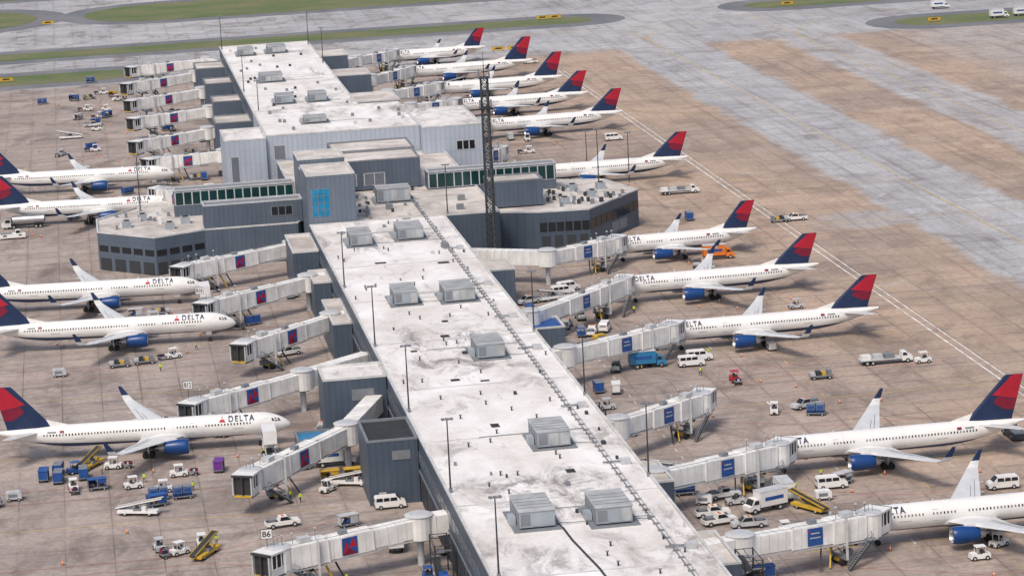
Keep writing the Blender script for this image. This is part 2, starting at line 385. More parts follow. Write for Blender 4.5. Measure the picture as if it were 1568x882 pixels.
        e.hexa([(x0,s*ey-.15,ez+er*.8),(ex+5.3,s*ey-.15,ez+er*.4),(ex+5.3,s*ey+.15,ez+er*.4),(x0,s*ey+.15,ez+er*.8)],
               [(x0+1.4,s*ey-.12,ez+er*1.25),(xw+4.0,s*ey-.12,dz+ey*.09),(xw+4.0,s*ey+.12,dz+ey*.09),(x0+1.4,s*ey+.12,ez+er*1.25)],'white_paint')
    P['engines']=e.mesh('engines_'+key,True)
    g=MB()
    gx=wx+7.3
    g.cyl((5.6,0,1.),(5.7,0,zc-R+.3),.1,.12,'light_grey',8); g.beam((5.2,-.5,zc-R-.3),(6.4,-.5,zc-R-.3),.05,.7,'white_paint'); g.beam((5.2,.5,zc-R-.3),(6.4,.5,zc-R-.3),.05,.7,'white_paint')
    for s in (-1,1):
        g.cyl((5.6,s*.12,.42),(5.6,s*.42,.42),.42,.42,'tyre',14)
        g.cyl((gx,s*3.5,.6),(gx,s*3.3,dz+.2),.16,.2,'light_grey',8)
        g.beam((gx-.6,s*3.5,.55),(gx+.6,s*3.5,.55),.18,.2,'light_grey')
        g.beam((gx,s*3.9,1.2),(gx,s*3.75,dz-.1),1.0,.06,'white_paint')
        for xx in ((-.6,.6) if not small else (0,)):
            for yy in (-.42,.42): g.cyl((gx+xx,s*3.5+yy-.18,.55),(gx+xx,s*3.5+yy+.18,.55),.55,.55,'tyre',14)
    P['landing_gear']=g.mesh('gear_'+key,False)
    return P
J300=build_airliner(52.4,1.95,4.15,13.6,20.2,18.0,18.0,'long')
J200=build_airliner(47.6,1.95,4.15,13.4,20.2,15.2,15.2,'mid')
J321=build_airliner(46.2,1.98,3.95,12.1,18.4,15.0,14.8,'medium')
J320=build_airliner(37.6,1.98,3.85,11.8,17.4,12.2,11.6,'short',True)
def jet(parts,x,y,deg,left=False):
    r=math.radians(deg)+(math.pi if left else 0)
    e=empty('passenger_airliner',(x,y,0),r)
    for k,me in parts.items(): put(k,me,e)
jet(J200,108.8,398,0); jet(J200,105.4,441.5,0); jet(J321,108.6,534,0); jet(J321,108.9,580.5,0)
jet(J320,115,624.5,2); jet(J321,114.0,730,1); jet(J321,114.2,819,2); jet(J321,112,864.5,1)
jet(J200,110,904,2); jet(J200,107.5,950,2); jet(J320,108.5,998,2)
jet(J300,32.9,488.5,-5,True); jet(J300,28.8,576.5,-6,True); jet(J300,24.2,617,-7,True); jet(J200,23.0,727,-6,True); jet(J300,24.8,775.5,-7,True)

# ------------------------------------------------------------ ground
def sheet(name,pts,z,m):
    mb=MB(); mb.poly([(x,y,z) for x,y in pts],m); return put(name,mb.mesh(name))
sheet('ground',[(-5000,-3000),(5000,-3000),(5000,9000),(-5000,9000)],0,'ground')
def blob(cx0,cx1,y0,y1,rl=True,rr=True,n=10,skew=0):
    r=(y1-y0)/2; cy=(y0+y1)/2; pts=[]
    if rr: pts+=[(cx1-r+r*math.cos(a),cy+r*math.sin(a)) for a in [math.pi*(-.5+i/n) for i in range(n+1)]]
    else: pts+=[(cx1,y0),(cx1,y1)]
    if rl: pts+=[(cx0+r+r*math.cos(a),cy+r*math.sin(a)) for a in [math.pi*(.5+i/n) for i in range(n+1)]]
    else: pts+=[(cx0,y1),(cx0,y0)]
    return pts
islands=[(-600,205,1094,1116,False,True),(-600,22,1019,1046,False,True),(5,420,1204,1275,True,False),(269,520,1100,1124,True,False),(306,560,1012,1038,True,False),(-600,-14,1200,1290,False,True),(-600,700,1330,1420,False,False)]
for i,(a,b_,c_,d_,l,r) in enumerate(islands):
    sheet('asphalt_shoulder',blob(a-11,b_+13,c_-11,d_+10,l,r),.004+i*.004,'asphalt')
    sheet('grass',blob(a,b_,c_,d_,l,r),.045+i*.004,'grass')
mk=MB()
Z=.012
def ln(x0,y0,x1,y1,w,m,z=Z):
    d=Vector((x1-x0,y1-y0,0)).normalized(); n=Vector((-d.y,d.x,0))*w/2
    mk.poly([(x0+n.x,y0+n.y,z),(x1+n.x,y1+n.y,z),(x1-n.x,y1-n.y,z),(x0-n.x,y0-n.y,z)],m)
def curve(pts,w,m,z=Z):
    for a,b in zip(pts[:-1],pts[1:]): ln(*a,*b,w,m,z)
ln(165,300,165,960,.34,'line_white'); ln(166.8,300,166.8,960,.30,'line_white')
ln(-60,1068,520,1068,.4,'line_yellow'); ln(211,300,211,1060,.35,'line_yellow'); ln(264,300,264,1100,.35,'line_yellow',.013)
curve([(211+40*(1-math.cos(a)),1020+48*math.sin(a)) for a in [i*math.pi/20 for i in range(11)]],.35,'line_yellow',.016)
curve([(211-40*(1-math.cos(a)),1020+48*math.sin(a)) for a in [i*math.pi/20 for i in range(11)]],.35,'line_yellow',.016)
curve([(264+60*(1-math.cos(a)),1000+68*math.sin(a)) for a in [i*math.pi/20 for i in range(11)]],.35,'line_yellow',.02)
curve([(264+60*(1-math.cos(a)),1160-60*math.sin(a)) for a in [i*math.pi/20 for i in range(11)]],.35,'line_yellow',.02)
ln(-60,1160,520,1160,.4,'line_yellow'); ln(170,650.5,520,650.5,.35,'line_yellow',.02)
for y in (398,441.5,487,534,580.5,625,730,776,819,864.5,904,950,998):
    ln(104,y,163,y+.5,.25,'line_yellow',.014)
    curve([(167+44*(1-math.cos(a)),y+.5-30*math.sin(a)) for a in [i*math.pi/16 for i in range(9)]],.22,'line_yellow',.022) if y in (441.5,580.5,730,864.5) else None
    for s in (-1,1):
        ln(101,y+s*6,126,y+s*19,.2,'line_red',.010); ln(126,y+s*19,160,y+s*20,.2,'line_red',.010)
    ln(120,y-1.2,120,y+1.2,.3,'line_white',.02)
for y in (402,445,491,534,579,620,731,779,822,868,912,955,998):
    ln(36,y,-40,y+4,.25,'line_yellow',.014)
    for s in (-1,1): ln(38,y+s*6,14,y+s*19,.2,'line_red',.010); ln(14,y+s*19,-30,y+s*19,.2,'line_red',.010)
ln(-33,300,-33,1010,.3,'line_white',.02)
y=380
while y<600: ln(97,y,97,y+2,.15,'line_white',.024); y+=5
for y0 in range(380,640,9): ln(131,y0,131,y0+3,.2,'line_yellow',.026)
put('apron_markings',mk.mesh('apron_markings'))

# ------------------------------------------------------------ concourse
CB=empty('airport_concourse_building')
def inset(pts,d):
    o=[]; n=len(pts)
    for i in range(n):
        p0=Vector(pts[i-1]);p=Vector(pts[i]);p1=Vector(pts[(i+1)%n])
        a=(p-p0).normalized(); b=(p1-p).normalized()
        na=Vector((-a.y,a.x)); nb=Vector((-b.y,b.x)); q=(na+nb); q=q/max(.3,(1+na.dot(nb)))
        o.append((p.x+q.x*d,p.y+q.y*d))
    return o
def block(name,pts,z0,z1,wall,roof,par=.55,lip='parapet',pw=.35):
    mb=MB(); n=len(pts); ins=inset(pts,pw); oa=inset(pts,-.06)
    for i in range(n):
        a=pts[i];b=pts[(i+1)%n];ia=ins[i];ib=ins[(i+1)%n]
        mb.poly([(a[0],a[1],z0),(b[0],b[1],z0),(b[0],b[1],z1-.35),(a[0],a[1],z1-.35)],wall)
        A=oa[i];B=oa[(i+1)%n]
        mb.poly([(A[0],A[1],z1-.35),(B[0],B[1],z1-.35),(B[0],B[1],z1),(A[0],A[1],z1)],lip)
        mb.poly([(A[0],A[1],z1),(B[0],B[1],z1),(ib[0],ib[1],z1),(ia[0],ia[1],z1)],lip)
        mb.poly([(A[0],A[1],z1-.35),(B[0],B[1],z1-.35),(b[0],b[1],z1-.35),(a[0],a[1],z1-.35)],lip)
        mb.poly([(ia[0],ia[1],z1),(ib[0],ib[1],z1),(ib[0],ib[1],z1-par),(ia[0],ia[1],z1-par)],lip)
    mb.poly([(x,y,z1-par) for x,y in ins],roof)
    me=bpy.data.meshes.new(name); me.from_pydata(mb.v,[],mb.f)
    for m in mb.mats: me.materials.append(MATS[m])
    me.polygons.foreach_set('material_index',mb.fm)
    return put(name,me,CB)
def rect(x0,x1,y0,y1): return [(x0,y0),(x1,y0),(x1,y1),(x0,y1)]
block('near_concourse',rect(50.5,82,250,641),0,11.2,'wall_dark','roof',.3)
block('hub_lower_roof',rect(50.5,95,641.02,737),0,11.1,'wall_dark','gravel',.4)
block('far_concourse',rect(50,81,785.02,984),0,13.2,'wall_dark','roof',.3)
block('hub_hall',rect(48,89,738,785),0,18,'wall_light','roof',.4)
block('hub_hall_west',rect(37,47.9,736.5,757),0,17.6,'wall_light','roof',.4)
block('hub_hall_east',rect(89.1,105,733,768),0,18,'wall_light','roof',.4)
block('hub_dark_hall',rect(62,82.5,698.1,714),11,18.6,'wall_mid','gravel',.4,'mid_grey')
block('hub_dark_hall_front',rect(61.8,82,683,698),11,18.4,'wall_mid','gravel',.4,'mid_grey')
block('stair_tower',rect(50.4,61.6,641.5,657.5),0,22.6,'wall_tower','gravel',.5)
block('stair_tower_link',rect(50.6,57,657.55,664),0,21.0,'wall_tower','gravel',.5)
block('stair_tower_rear',rect(50.4,61.6,664.05,677),0,22.9,'wall_tower','gravel',.5)
block('west_pier',[(2,664),(15,651),(27,656.5),(49,656.5),(50.4,660),(50.4,694),(12,694),(2,681)],0,9.2,'wall_mid','gravel',.5)
block('west_pier_hall',rect(27,50.35,658,664),9,14.6,'wall_mid','mid_grey',.4,'light_grey')
block('west_gallery',rect(21,50.3,678,683),8.6,15.3,'wall_mid','mid_grey',.3,'light_grey')
block('east_pier',[(95.1,650),(105,646),(117,645),(133,666),(128,684),(112,690),(95.1,690)],0,9.2,'wall_dark','gravel',.5)
block('east_pier_hall',rect(95,108,656,665),9,15.4,'wall_mid','gravel',.4,'mid_grey')
block('east_gallery',rect(83,115,678,683),8.8,15.3,'wall_mid','mid_grey',.3,'light_grey')
for i,(r,h,w,rf) in enumerate([(rect(39,50.3,488,499),11.2,'wall_dark','roof'),(rect(42,50.3,444,458),11,'wall_dark','black_patch'),(rect(44.5,50.3,618,640),9.5,'wall_dark','gravel'),
    (rect(46.5,50.3,548,572),8,'wall_dark','gravel'),(rect(46.5,50.3,590,604),8,'wall_dark','gravel'),(rect(82.2,89.5,586,597),8.5,'wall_mid','gravel'),(rect(82.2,92,540,550),5.5,'wall_mid','blue'),
    (rect(81.2,92,956,972),11,'wall_mid','gravel'),(rect(81.2,94,902,918),11,'wall_mid','gravel'),(rect(81.2,96,842,862),10.5,'wall_mid','gravel'),
    (rect(40,49.9,952,970),10,'wall_mid','gravel'),(rect(41,49.9,912,926),10,'wall_mid','gravel'),(rect(41,49.9,868,882),10,'wall_mid','gravel'),(rect(39,49.9,822,838),10,'wall_mid','gravel'),(rect(40,49.9,778,795),10,'wall_mid','gravel'),
    (rect(82.2,87,416,428),8,'wall_dark','gravel'),(rect(82.2,87,372,388),8,'wall_dark','gravel'),(rect(33,39,476,483),3.6,'wall_mid','teal_blue')]):
    block('gate_core',r,0,h,w,rf,.4,'mid_grey' if i in (1,17) or 10<=i<=14 else 'parapet')
det=MB()
def wins(x0,x1,y,z0,z1,n,gap,m,frame='parapet'):
    det.bx(x0-.15,x1+.15,y-.06,y-.02,z0-.15,z1+.15,frame)
    w=(x1-x0)/n
    for i in range(n): det.bx(x0+i*w+gap/2,x0+(i+1)*w-gap/2,y-.10,y-.061,z0,z1,m)
def winseg(p0,p1,z0,z1,n,gap,m):
    p0=Vector((*p0,0));p1=Vector((*p1,0));d=(p1-p0);L=d.length;d.normalize();nn=Vector((d.y,-d.x,0))
    w=L/n
    for i in range(n):
        a=p0+d*(i*w+gap/2)+nn*.05;b=p0+d*((i+1)*w-gap/2)+nn*.05; c=(a+b)/2
        det.box((c.x,c.y,(z0+z1)/2),((b-a).length,.08,z1-z0),m,math.atan2(d.y,d.x))
wins(21.3,50,678,11.6,14.6,14,.3,'green_glass','light_grey')
wins(83.3,114.6,678,11.2,14.6,15,.3,'green_glass','light_grey')
wins(51.4,55.6,641.5,12.8,19.2,3,.15,'blue_glass','mid_grey')
for zz in (15.9,14.3,17.5): det.bx(51.2,55.8,641.34,641.38,zz,zz+.13,'mid_grey')
wins(68,73,683,12.2,15.0,2,.2,'window_soft','light_grey'); wins(64,66,683,12.2,15.0,1,.2,'window_soft','light_grey')
wins(43,48,658,11,13.0,3,.2,'window_dark','mid_grey')
wins(38.5,40.5,736.5,6,13,1,.1,'window_soft','light_grey'); wins(50,53,738,11.5,15,1,.2,'window_soft','light_grey'); wins(98,103,733,11.4,13.6,3,.3,'window_dark','light_grey')
winseg((105,646),(117,645),4.2,6.4,6,.3,'window_dark'); winseg((117,645),(133,666),4.2,6.6,9,.3,'window_dark')
winseg((124,654.2),(129,660.7),1.2,3.6,2,.3,'mid_grey')
winseg((2,664),(15,651),4.6,6.0,5,.9,'window_dark'); winseg((15,651),(27,656.5),4.6,6.0,4,.8,'window_dark')
winseg((15,651),(27,656.5),.1,3,4,1,'dark_steel'); winseg((2,664),(15,651),.1,3,4,1.2,'dark_steel')
winseg((105,646),(117,645),.1,3.2,4,1,'dark_steel')
def westwin(xw,y0,y1,z0,z1,pitch,gap,m):
    y=y0
    while y+pitch<y1:
        det.bx(xw-.12,xw-.04,y+gap/2,y+pitch-gap/2,z0,z1,m); y+=pitch
westwin(50.5,300,640,6.8,8.6,4.2,.8,'window_soft'); westwin(50.5,300,640,.1,4.2,8.4,2,'dark_steel')
det.bx(50.3,50.42,252,640,5.0,5.4,'mid_grey')
westwin(50,790,980,7.2,10,4.2,.5,'window_soft'); westwin(50,790,980,.1,4.2,8.4,2,'dark_steel')
for (x,y,w_) in [(43.5,444,1.2),(40.5,488,1.2),(45.5,618,1.4),(84,586,1.2)]:
    det.bx(x,x+w_,y-.06,y-.01,0,2.2,'light_grey')
det.bx(46,49,443.93,443.98,7.5,9,'mid_grey'); det.bx(44,48,487.93,487.98,7,9,'mid_grey')
put('windows_and_bays',det.mesh('windows_and_bays'),CB)
ru=MB()
def hvac(x0,x1,y0,z,dep=9,h=2.7):
    ru.bx(x0-1.0,x1+1.0,y0-1.2,y0+dep+1.2,z-.3,z+.10,'mid_grey')
    ru.bx(x0,x1,y0,y0+dep,z+.35,z+h,'roof_unit')
    ru.bx(x0+.25,x1-.25,y0+.3,y0+dep-.3,z+.10,z+.35,'dark_steel')
    ru.bx(x0-.12,x1+.12,y0-.12,y0+dep+.12,z+h,z+h+.12,'roof_unit_top')
    for i in range(1,int(dep/1.6)): ru.bx(x0+.05,x1-.05,y0+i*1.6-.04,y0+i*1.6+.04,z+h+.12,z+h+.18,'mid_grey')
    n=max(2,int((x1-x0)/1.5))
    for i in range(n):
        a=x0+(x1-x0)*(i+.1)/n; b=x0+(x1-x0)*(i+.9)/n
        if i==0: ru.bx(a,b,y0-.05,y0-.005,z+.7,z+h-.35,'mid_grey')
        else: ru.bx(a,b,y0-.05,y0-.005,z+.5,z+h-.2,'roof_unit_top' if random.random()<.4 else 'roof_unit')
    for k_ in range(4): ru.bx(x0-.05,x0-.005,y0+.5+k_*dep/4,y0+dep/4-.3+k_*dep/4,z+.7,z+h-.4,'mid_grey')
    ru.bx(x0-1.1,x0-.15,y0+dep*.3,y0+dep*.55,z+.10,z+1.3,'roof_unit')
    ru.beam((x1,y0+1,z+.5),(x1+2.2,y0+1,z+.25),.12,.12,'mid_grey'); ru.beam((x1+2.2,y0+1,z+.25),(77.2,y0+1,z+.25),.1,.1,'mid_grey') if x1+2.2<77 else None
ZR=10.9
for a in [(59,63.6,546),(69,75,545),(68,73,494.5),(68,73.3,430),(58,63.2,387),(69,74.3,385.5),(68,73.6,614),(57,61.8,611),(62,67,340),(71,76,330)]: hvac(*a,ZR)
hvac(69,77,664,10.7,6,3.4)
for a in [(57,64,882),(58,63,831),(68,73,831),(55,60,954),(65,71,956)]: hvac(*a,12.9,8,2.4)
hvac(60,66,756,17.6,6,1.6)
for y in (365,402,440,476,513,552,588,626): ru.bx(50.9,81.6,y-.15,y+.15,ZR,ZR+.12,'parapet')
for y in (800,845,890,935): ru.bx(50.4,80.6,y-.2,y+.2,12.9,13.05,'parapet')
ru.beam((77.2,330,ZR+.32),(77.2,676,ZR+.32),.13,.13,'mid_grey'); ru.beam((77.8,330,ZR+.32),(77.8,676,ZR+.32),.10,.10,'light_grey')
y=330
while y<676: ru.bx(76.95,78.05,y-.1,y+.1,ZR,ZR+.26,'mid_grey'); y+=2.4+random.random()*1.6
for y in (372,418,455,500,528,560,600):
    ru.bx(76.2,80.5,y,y+.25,ZR+.2,ZR+.4,'mid_grey'); ru.bx(78.9,80.4,y-1.4,y-.2,ZR,ZR+.9,'light_grey')
for y,x1 in ((556,69),(505,68),(440,68),(396,69),(625,68)): ru.beam((x1-8,y,ZR+.2),(77.2,y,ZR+.2),.1,.1,'mid_grey')
cpts=[(62.5,396),(63.6,391),(64.2,386),(64.4,380),(65,373),(65.6,366),(66,355)]
for a,b in zip(cpts[:-1],cpts[1:]): ru.beam((*a,ZR+.06),(*b,ZR+.06),.32,.12,'dark_steel')
random.seed(3)
for i in range(120):
    x=random.uniform(52,81);y=random.uniform(335,640);s=random.choice([.3,.4,.5,.7])
    if random.random()<.6: ru.cyl((x,y,ZR),(x,y,ZR+.6),.13,.13,'dark_steel',8); ru.cyl((x,y,ZR+.6),(x,y,ZR+.72),.24,.24,'mid_grey',8)
    else: ru.bx(x,x+s,y,y+s*1.5,ZR,ZR+.5,random.choice(['light_grey','mid_grey','dark_steel','parapet']))
for x,y,a,b_ in [(66,528,1.2,1.6),(64,515,1.6,2),(61,480,1.6,1.6),(66,478,1.6,1),(62,560,1.2,1.2),(63,446,1.4,2.4),(66,500,1.2,2.4),(70,415,1.4,2),(57,505,1.2,1.2),(73,585,2.4,2),(60,590,2.4,1.6),(72,640,2,2)]:
    ru.bx(x,x+a,y,y+b_,ZR+.001,ZR+.05,'black_patch')
for x,y in [(72,628),(76,602),(64,650),(70,655),(57,662),(88,660),(86,648)]:
    ru.bx(x,x+1.6,y,y+1.6,ZR-.2,ZR+1.0,'mid_grey')
for i in range(60):
    x=random.uniform(5,46);y=random.uniform(665,690)
    if x<20: ru.bx(x,x+.7,y,y+.9,8.7,9.6,random.choice(['light_grey','mid_grey','white_paint']))
    x=random.uniform(109,129);y=random.uniform(652,676)
    if x+y<794 and x-y< -530: ru.bx(x,x+.7,y,y+.9,8.7,9.7,random.choice(['light_grey','mid_grey','dark_steel']))
for x,y in [(8,668),(18,662),(22,668),(12,676),(112,655),(120,662),(117,672),(124,672)]:
    ru.bx(x,x+2.2,y,y+2.4,8.7,10.2,'roof_unit'); ru.bx(x-.05,x+2.25,y-.05,y+2.45,10.2,10.28,'roof_unit_top'); ru.cyl((x+1.1,y+1.2,10.28),(x+1.1,y+1.2,10.5),.7,.7,'dark_steel',12)
for i in range(40):
    x=random.uniform(52,79);y=random.uniform(795,978); ru.bx(x,x+.8,y,y+.9,12.9,13.6,random.choice(['light_grey','mid_grey','dark_steel']))
for i in range(24):
    x=random.uniform(63,80);y=random.uniform(640,680); ru.bx(x,x+.6,y,y+.9,10.7,11.4,random.choice(['light_grey','mid_grey','dark_steel']))
for i in range(14):
    x=random.uniform(50,87);y=random.uniform(742,780); ru.bx(x,x+.8,y,y+1,17.6,18.4,random.choice(['light_grey','mid_grey']))
put('rooftop_equipment',ru.mesh('rooftop_equipment'),CB)
def extstair(x,y,h):
    m=MB(); w,l=2.6,6
    for px in (0,w):
        for py in (0,l): m.beam((px,py,0),(px,py,h+1.1),.2,.2,'dark_steel')
    z=0;k_=0
    while z<h-.1:
        z2=min(h,z+2.6); a,b=(0,l) if k_%2==0 else (l,0); xx=.65 if k_%2==0 else w-.65
        m.beam((xx,a,z),(xx,b,z2),1.1,.18,'dark_steel')
        m.beam((xx-.5,a,z+1.1),(xx-.5,b,z2+1.1),.07,.07,'dark_steel'); m.beam((xx+.5,a,z+1.1),(xx+.5,b,z2+1.1),.07,.07,'dark_steel')
        m.bx(0,w,b-.9 if b>0 else 0,b if b>0 else .9,z2-.12,z2,'mid_grey'); z=z2;k_+=1
    for zz in (2.6,5.2,h+1):
        for a,b in (((0,0),(w,0)),((w,0),(w,l)),((w,l),(0,l)),((0,l),(0,0))): m.beam((*a,min(zz,h+1)),(*b,min(zz,h+1)),.09,.09,'dark_steel')
    put('steel_access_stairs',m.mesh('steel_access_stairs'),None,(x,y,0))
extstair(88.5,376,5.6); extstair(84,430,5); extstair(47,400,4.8); extstair(84,470,4.8)

# ------------------------------------------------------------ light poles and mast
def pole_mesh(h):
    mb=MB(); mb.cyl((0,0,0),(0,0,h),.15,.09,'dark_steel',8); mb.cyl((0,0,-.4),(0,0,.5),.28,.28,'mid_grey',8)
    mb.beam((-.8,0,h),(.8,0,h),.12,.12,'dark_steel')
    for x in (-.65,.0,.65): mb.box((x,-.25,h+.1),(.5,.65,.25),'mid_grey'); mb.box((x,-.25,h-.05),(.4,.5,.05),'white_paint')
    return mb.mesh('floodlight_pole')
PM=pole_mesh(11.3)
for x,y in [(51.1,512),(51.1,461),(51.1,410),(51.6,366),(51.1,568),(81.6,409),(81.6,462),(81.6,514),(83,643)]: put('floodlight_pole',PM,None,(x,y,11.1))
for x,y in [(50.6,978),(80.4,975),(50.6,800),(50.6,865),(80.5,922)]: put('floodlight_pole',PM,None,(x,y,13.1))
P2=pole_mesh(13.5)
for x,y,z in [(13,690,8.9),(126,680,8.9),(133,734,0),(143,727,0)]: put('floodlight_pole',P2,None,(x,y,z))
lt=MB(); H=49; bw=.95
X0,Y0=92.3,637
for sx in (-1,1):
    for sy in (-1,1): lt.beam((X0+sx*bw,Y0+sy*bw,0),(X0+sx*bw*.8,Y0+sy*bw*.8,H-6),.26,.26,'dark_steel')
z=0
while z<H-7:
    b=bw*(1-.2*z/(H-6))
    for (a,c) in (((-b,-b),(b,-b)),((b,-b),(b,b)),((b,b),(-b,b)),((-b,b),(-b,-b))):
        lt.beam((X0+a[0],Y0+a[1],z),(X0+c[0],Y0+c[1],z+1.6),.15,.15,'dark_steel'); lt.beam((X0+c[0],Y0+c[1],z),(X0+a[0],Y0+a[1],z+1.6),.15,.15,'dark_steel')
        lt.beam((X0+a[0],Y0+a[1],z),(X0+c[0],Y0+c[1],z),.13,.13,'dark_steel')
    z+=1.6
lt.box((X0,Y0,H-6),(2.6,2.6,.2),'dark_steel'); lt.box((X0,Y0,H-13),(2.8,2.8,.2),'dark_steel')
for s in (-1,1): lt.box((X0+s*1.2,Y0,H-5),(.35,.35,1.8),'mid_grey'); lt.box((X0+s*1.3,Y0-.5,H-12),(.35,.35,1.8),'mid_grey')
lt.cyl((X0,Y0,H-6),(X0,Y0,H),.12,.04,'dark_steel',8); lt.cyl((X0+.6,Y0,0),(X0+.6,Y0,H-8),.3,.3,'mid_grey',6)
put('lattice_radio_mast',lt.mesh('lattice_radio_mast'))

# ------------------------------------------------------------ jet bridges
def jetbridge(pb,pr,pc,side,logo='red'):
    pb=Vector((*pb,0));pr=Vector((*pr,0));pc=Vector((*pc,0))
    E=empty('jet_bridge',(pr.x,pr.y,0))
    off=-pr
    def O(v): return Vector(v)+off
    z0,z1=6.1,5.2
    fx=MB()
    A=O(pb)+Vector((0,0,z0));B=Vector((0,0,z0))
    if (A-B).length>1:
        fx.beam(A,B,2.9,3.1,'bridge_white')
        n=int((A-B).length/1.6)
        for i in range(n+1):
            p=A.lerp(B,i/max(1,n)); d=(B-A).normalized()*.05; fx.beam(p-d,p+d,3.0,3.2,'bridge_seam')
        if (A-B).length>9:
            m=A.lerp(B,.5); fx.cyl((m.x,m.y,0),(m.x,m.y,z0-1.5),.3,.3,'light_grey',8)
    fx.cyl((0,0,z0-1.8),(0,0,z0+1.85),2.1,2.1,'bridge_white',18); fx.cyl((0,0,z0+1.85),(0,0,z0+2.1),2.25,1.6,'light_grey',18)
    fx.cyl((0,0,0),(0,0,z0-1.8),.55,.55,'light_grey',12); fx.cyl((0,0,z0-2.1),(0,0,z0-1.8),1.5,2.1,'mid_grey',18)
    put('rotunda',fx.mesh('rotunda'),E)
    t=MB(); a=Vector((0,0,z0)); c=O(pc)+Vector((0,0,z1)); d=(c-a); L=d.length; d.normalize()
    segs=[(1.2,L*.38,2.6,2.75),(L*.36,L*.70,2.95,3.1),(L*.68,L-1.6,3.3,3.45)]
    up=Vector((0,0,1)); sdv=d.cross(up).normalized()
    for s0,s1,w,h in segs:
        t.beam(a+d*s0,a+d*s1,w,h,'bridge_white')
        n=max(2,int((s1-s0)/1.3))
        for i in range(n+1):
            p=a+d*(s0+(s1-s0)*i/n); e=d*(.11 if i in(0,n) else .04); k=.14 if i in (0,n) else .05
            t.beam(p-e,p+e,w+k,h+k*1.2,'bridge_seam' if i not in(0,n) else 'white_paint')
        for q in (-1,1):
            t.beam(a+d*s0+sdv*q*w*.45-up*(h/2+.3),a+d*s1+sdv*q*w*.45-up*(h/2+.3),.18,.25,'light_grey')
            t.beam(a+d*s0+sdv*q*w*.42+up*(h/2+.35),a+d*s1+sdv*q*w*.42+up*(h/2+.35),.06,.06,'mid_grey')
    ac=a+d*(L*.82)+Vector((0,0,2.1)); rz=math.atan2(d.y,d.x)
    t.box(ac,(1.8,1.5,.8),'light_grey',rz); t.box(a+d*(L*.55)+Vector((0,0,1.85)),(1.2,1.0,.6),'mid_grey',rz)
    for q in (.74,.9,.97):
        p=a+d*(L*q); t.beam(p+Vector((0,0,1.6)),p+Vector((0,0,3.4)),.09,.09,'mid_grey'); t.box(p+Vector((0,0,3.45)),(.35,.35,.2),'light_grey',rz)
    put('telescopic_tunnel',t.mesh('tunnel'),E)
    sd=d.cross(up).normalized()
    if sd.y>0: sd=-sd
    lg=MB(); xd=d if d.x>0 else -d
    w=segs[1][2]/2+.12; s=a+d*(L*.53)+sd*w
    if logo=='red':
        hw,hh=1.25,1.35
        q=lambda u,v,o=0: s+xd*u*hw+up*v*hh+sd*o
        lg.poly([q(-1,-1),q(1,-1),q(1,1),q(-1,1)],'blue'); lg.poly([q(-.1,-.15,.02),q(.95,-.15,.02),q(.45,.9,.02)],'red'); lg.poly([q(-.9,-.95,.03),q(.9,-.95,.03),q(-.1,-.2,.03)],'dark_red'); lg.poly([q(-.9,-.9,.04),q(-.15,-.15,.04),q(-.5,.7,.04)],'red')
    else:
        hw,hh=1.35,1.35
        q=lambda u,v,o=0: s+xd*u*hw+up*v*hh+sd*o
        lg.poly([q(-1,-1),q(1,-1),q(1,1),q(-1,1)],'blue')
        for vv,ww in ((.4,.55),(-.1,.7)): lg.poly([q(-ww,vv-.07,.02),q(ww,vv-.07,.02),q(ww,vv+.07,.02),q(-ww,vv+.07,.02)],'light_grey')
        lg.poly([q(-.95,.55,.02),q(-.6,.55,.02),q(-.78,.9,.02)],'red')
    put('logo_panel',lg.mesh('logo_panel'),E)
    g=MB(); p=a+d*(L*.76); w=2.1
    for q in (-1,1):
        g.beam((p.x+sd.x*q*w,p.y+sd.y*q*w,1.2),(p.x+sd.x*q*w,p.y+sd.y*q*w,p.z+2.2),.35,.35,'light_grey')
        g.cyl((p.x+sd.x*q*1.0-sd.x*.25,p.y+sd.y*q*1.0-sd.y*.25,.6),(p.x+sd.x*q*1.0+sd.x*.25,p.y+sd.y*q*1.0+sd.y*.25,.6),.6,.6,'tyre',12)
    g.beam((p.x-sd.x*w,p.y-sd.y*w,1.3),(p.x+sd.x*w,p.y+sd.y*w,1.3),.45,.4,'mid_grey')
    g.beam((p.x-sd.x*w,p.y-sd.y*w,p.z-2.05),(p.x+sd.x*w,p.y+sd.y*w,p.z-2.05),.35,.35,'light_grey')
    g.box((p.x,p.y,.95),(1.3,1.0,.45),'yellow',rz); g.box((p.x+d.x*1.6,p.y+d.y*1.6,1.6),(1.2,.9,.9),'mid_grey',rz)
    g.beam((p.x+sd.x*w,p.y+sd.y*w,1.5),(p.x-sd.x*w,p.y-sd.y*w,p.z-2.2),.12,.12,'mid_grey'); g.beam((p.x-sd.x*w,p.y-sd.y*w,1.5),(p.x+sd.x*w,p.y+sd.y*w,p.z-2.2),.12,.12,'mid_grey')
    for q in (1,2,3): g.cyl((p.x+d.x*q*.8,p.y+d.y*q*.8,p.z-2.5),(p.x+d.x*q*.8+sd.x,p.y+d.y*q*.8+sd.y,p.z-2.5),.3,.3,'black_patch' if q%2 else 'yellow',10)
    for q in (1.5,3.2): g.beam((p.x-d.x*q,p.y-d.y*q,p.z-1.8),(p.x-d.x*(q+1.2)+sd.x*1.5,p.y-d.y*(q+1.2)+sd.y*1.5,.3),.22,.22,'yellow' if q<2 else 'black_patch')
    put('wheeled_support',g.mesh('wheeled_support'),E)
    cb=MB(); cc=c; fd=Vector((0,side,0))
    cb.cyl((cc.x,cc.y,cc.z-1.7),(cc.x,cc.y,cc.z+1.85),2.0,2.0,'bridge_white',14); cb.cyl((cc.x,cc.y,cc.z+1.85),(cc.x,cc.y,cc.z+2.05),2.1,1.5,'light_grey',14)
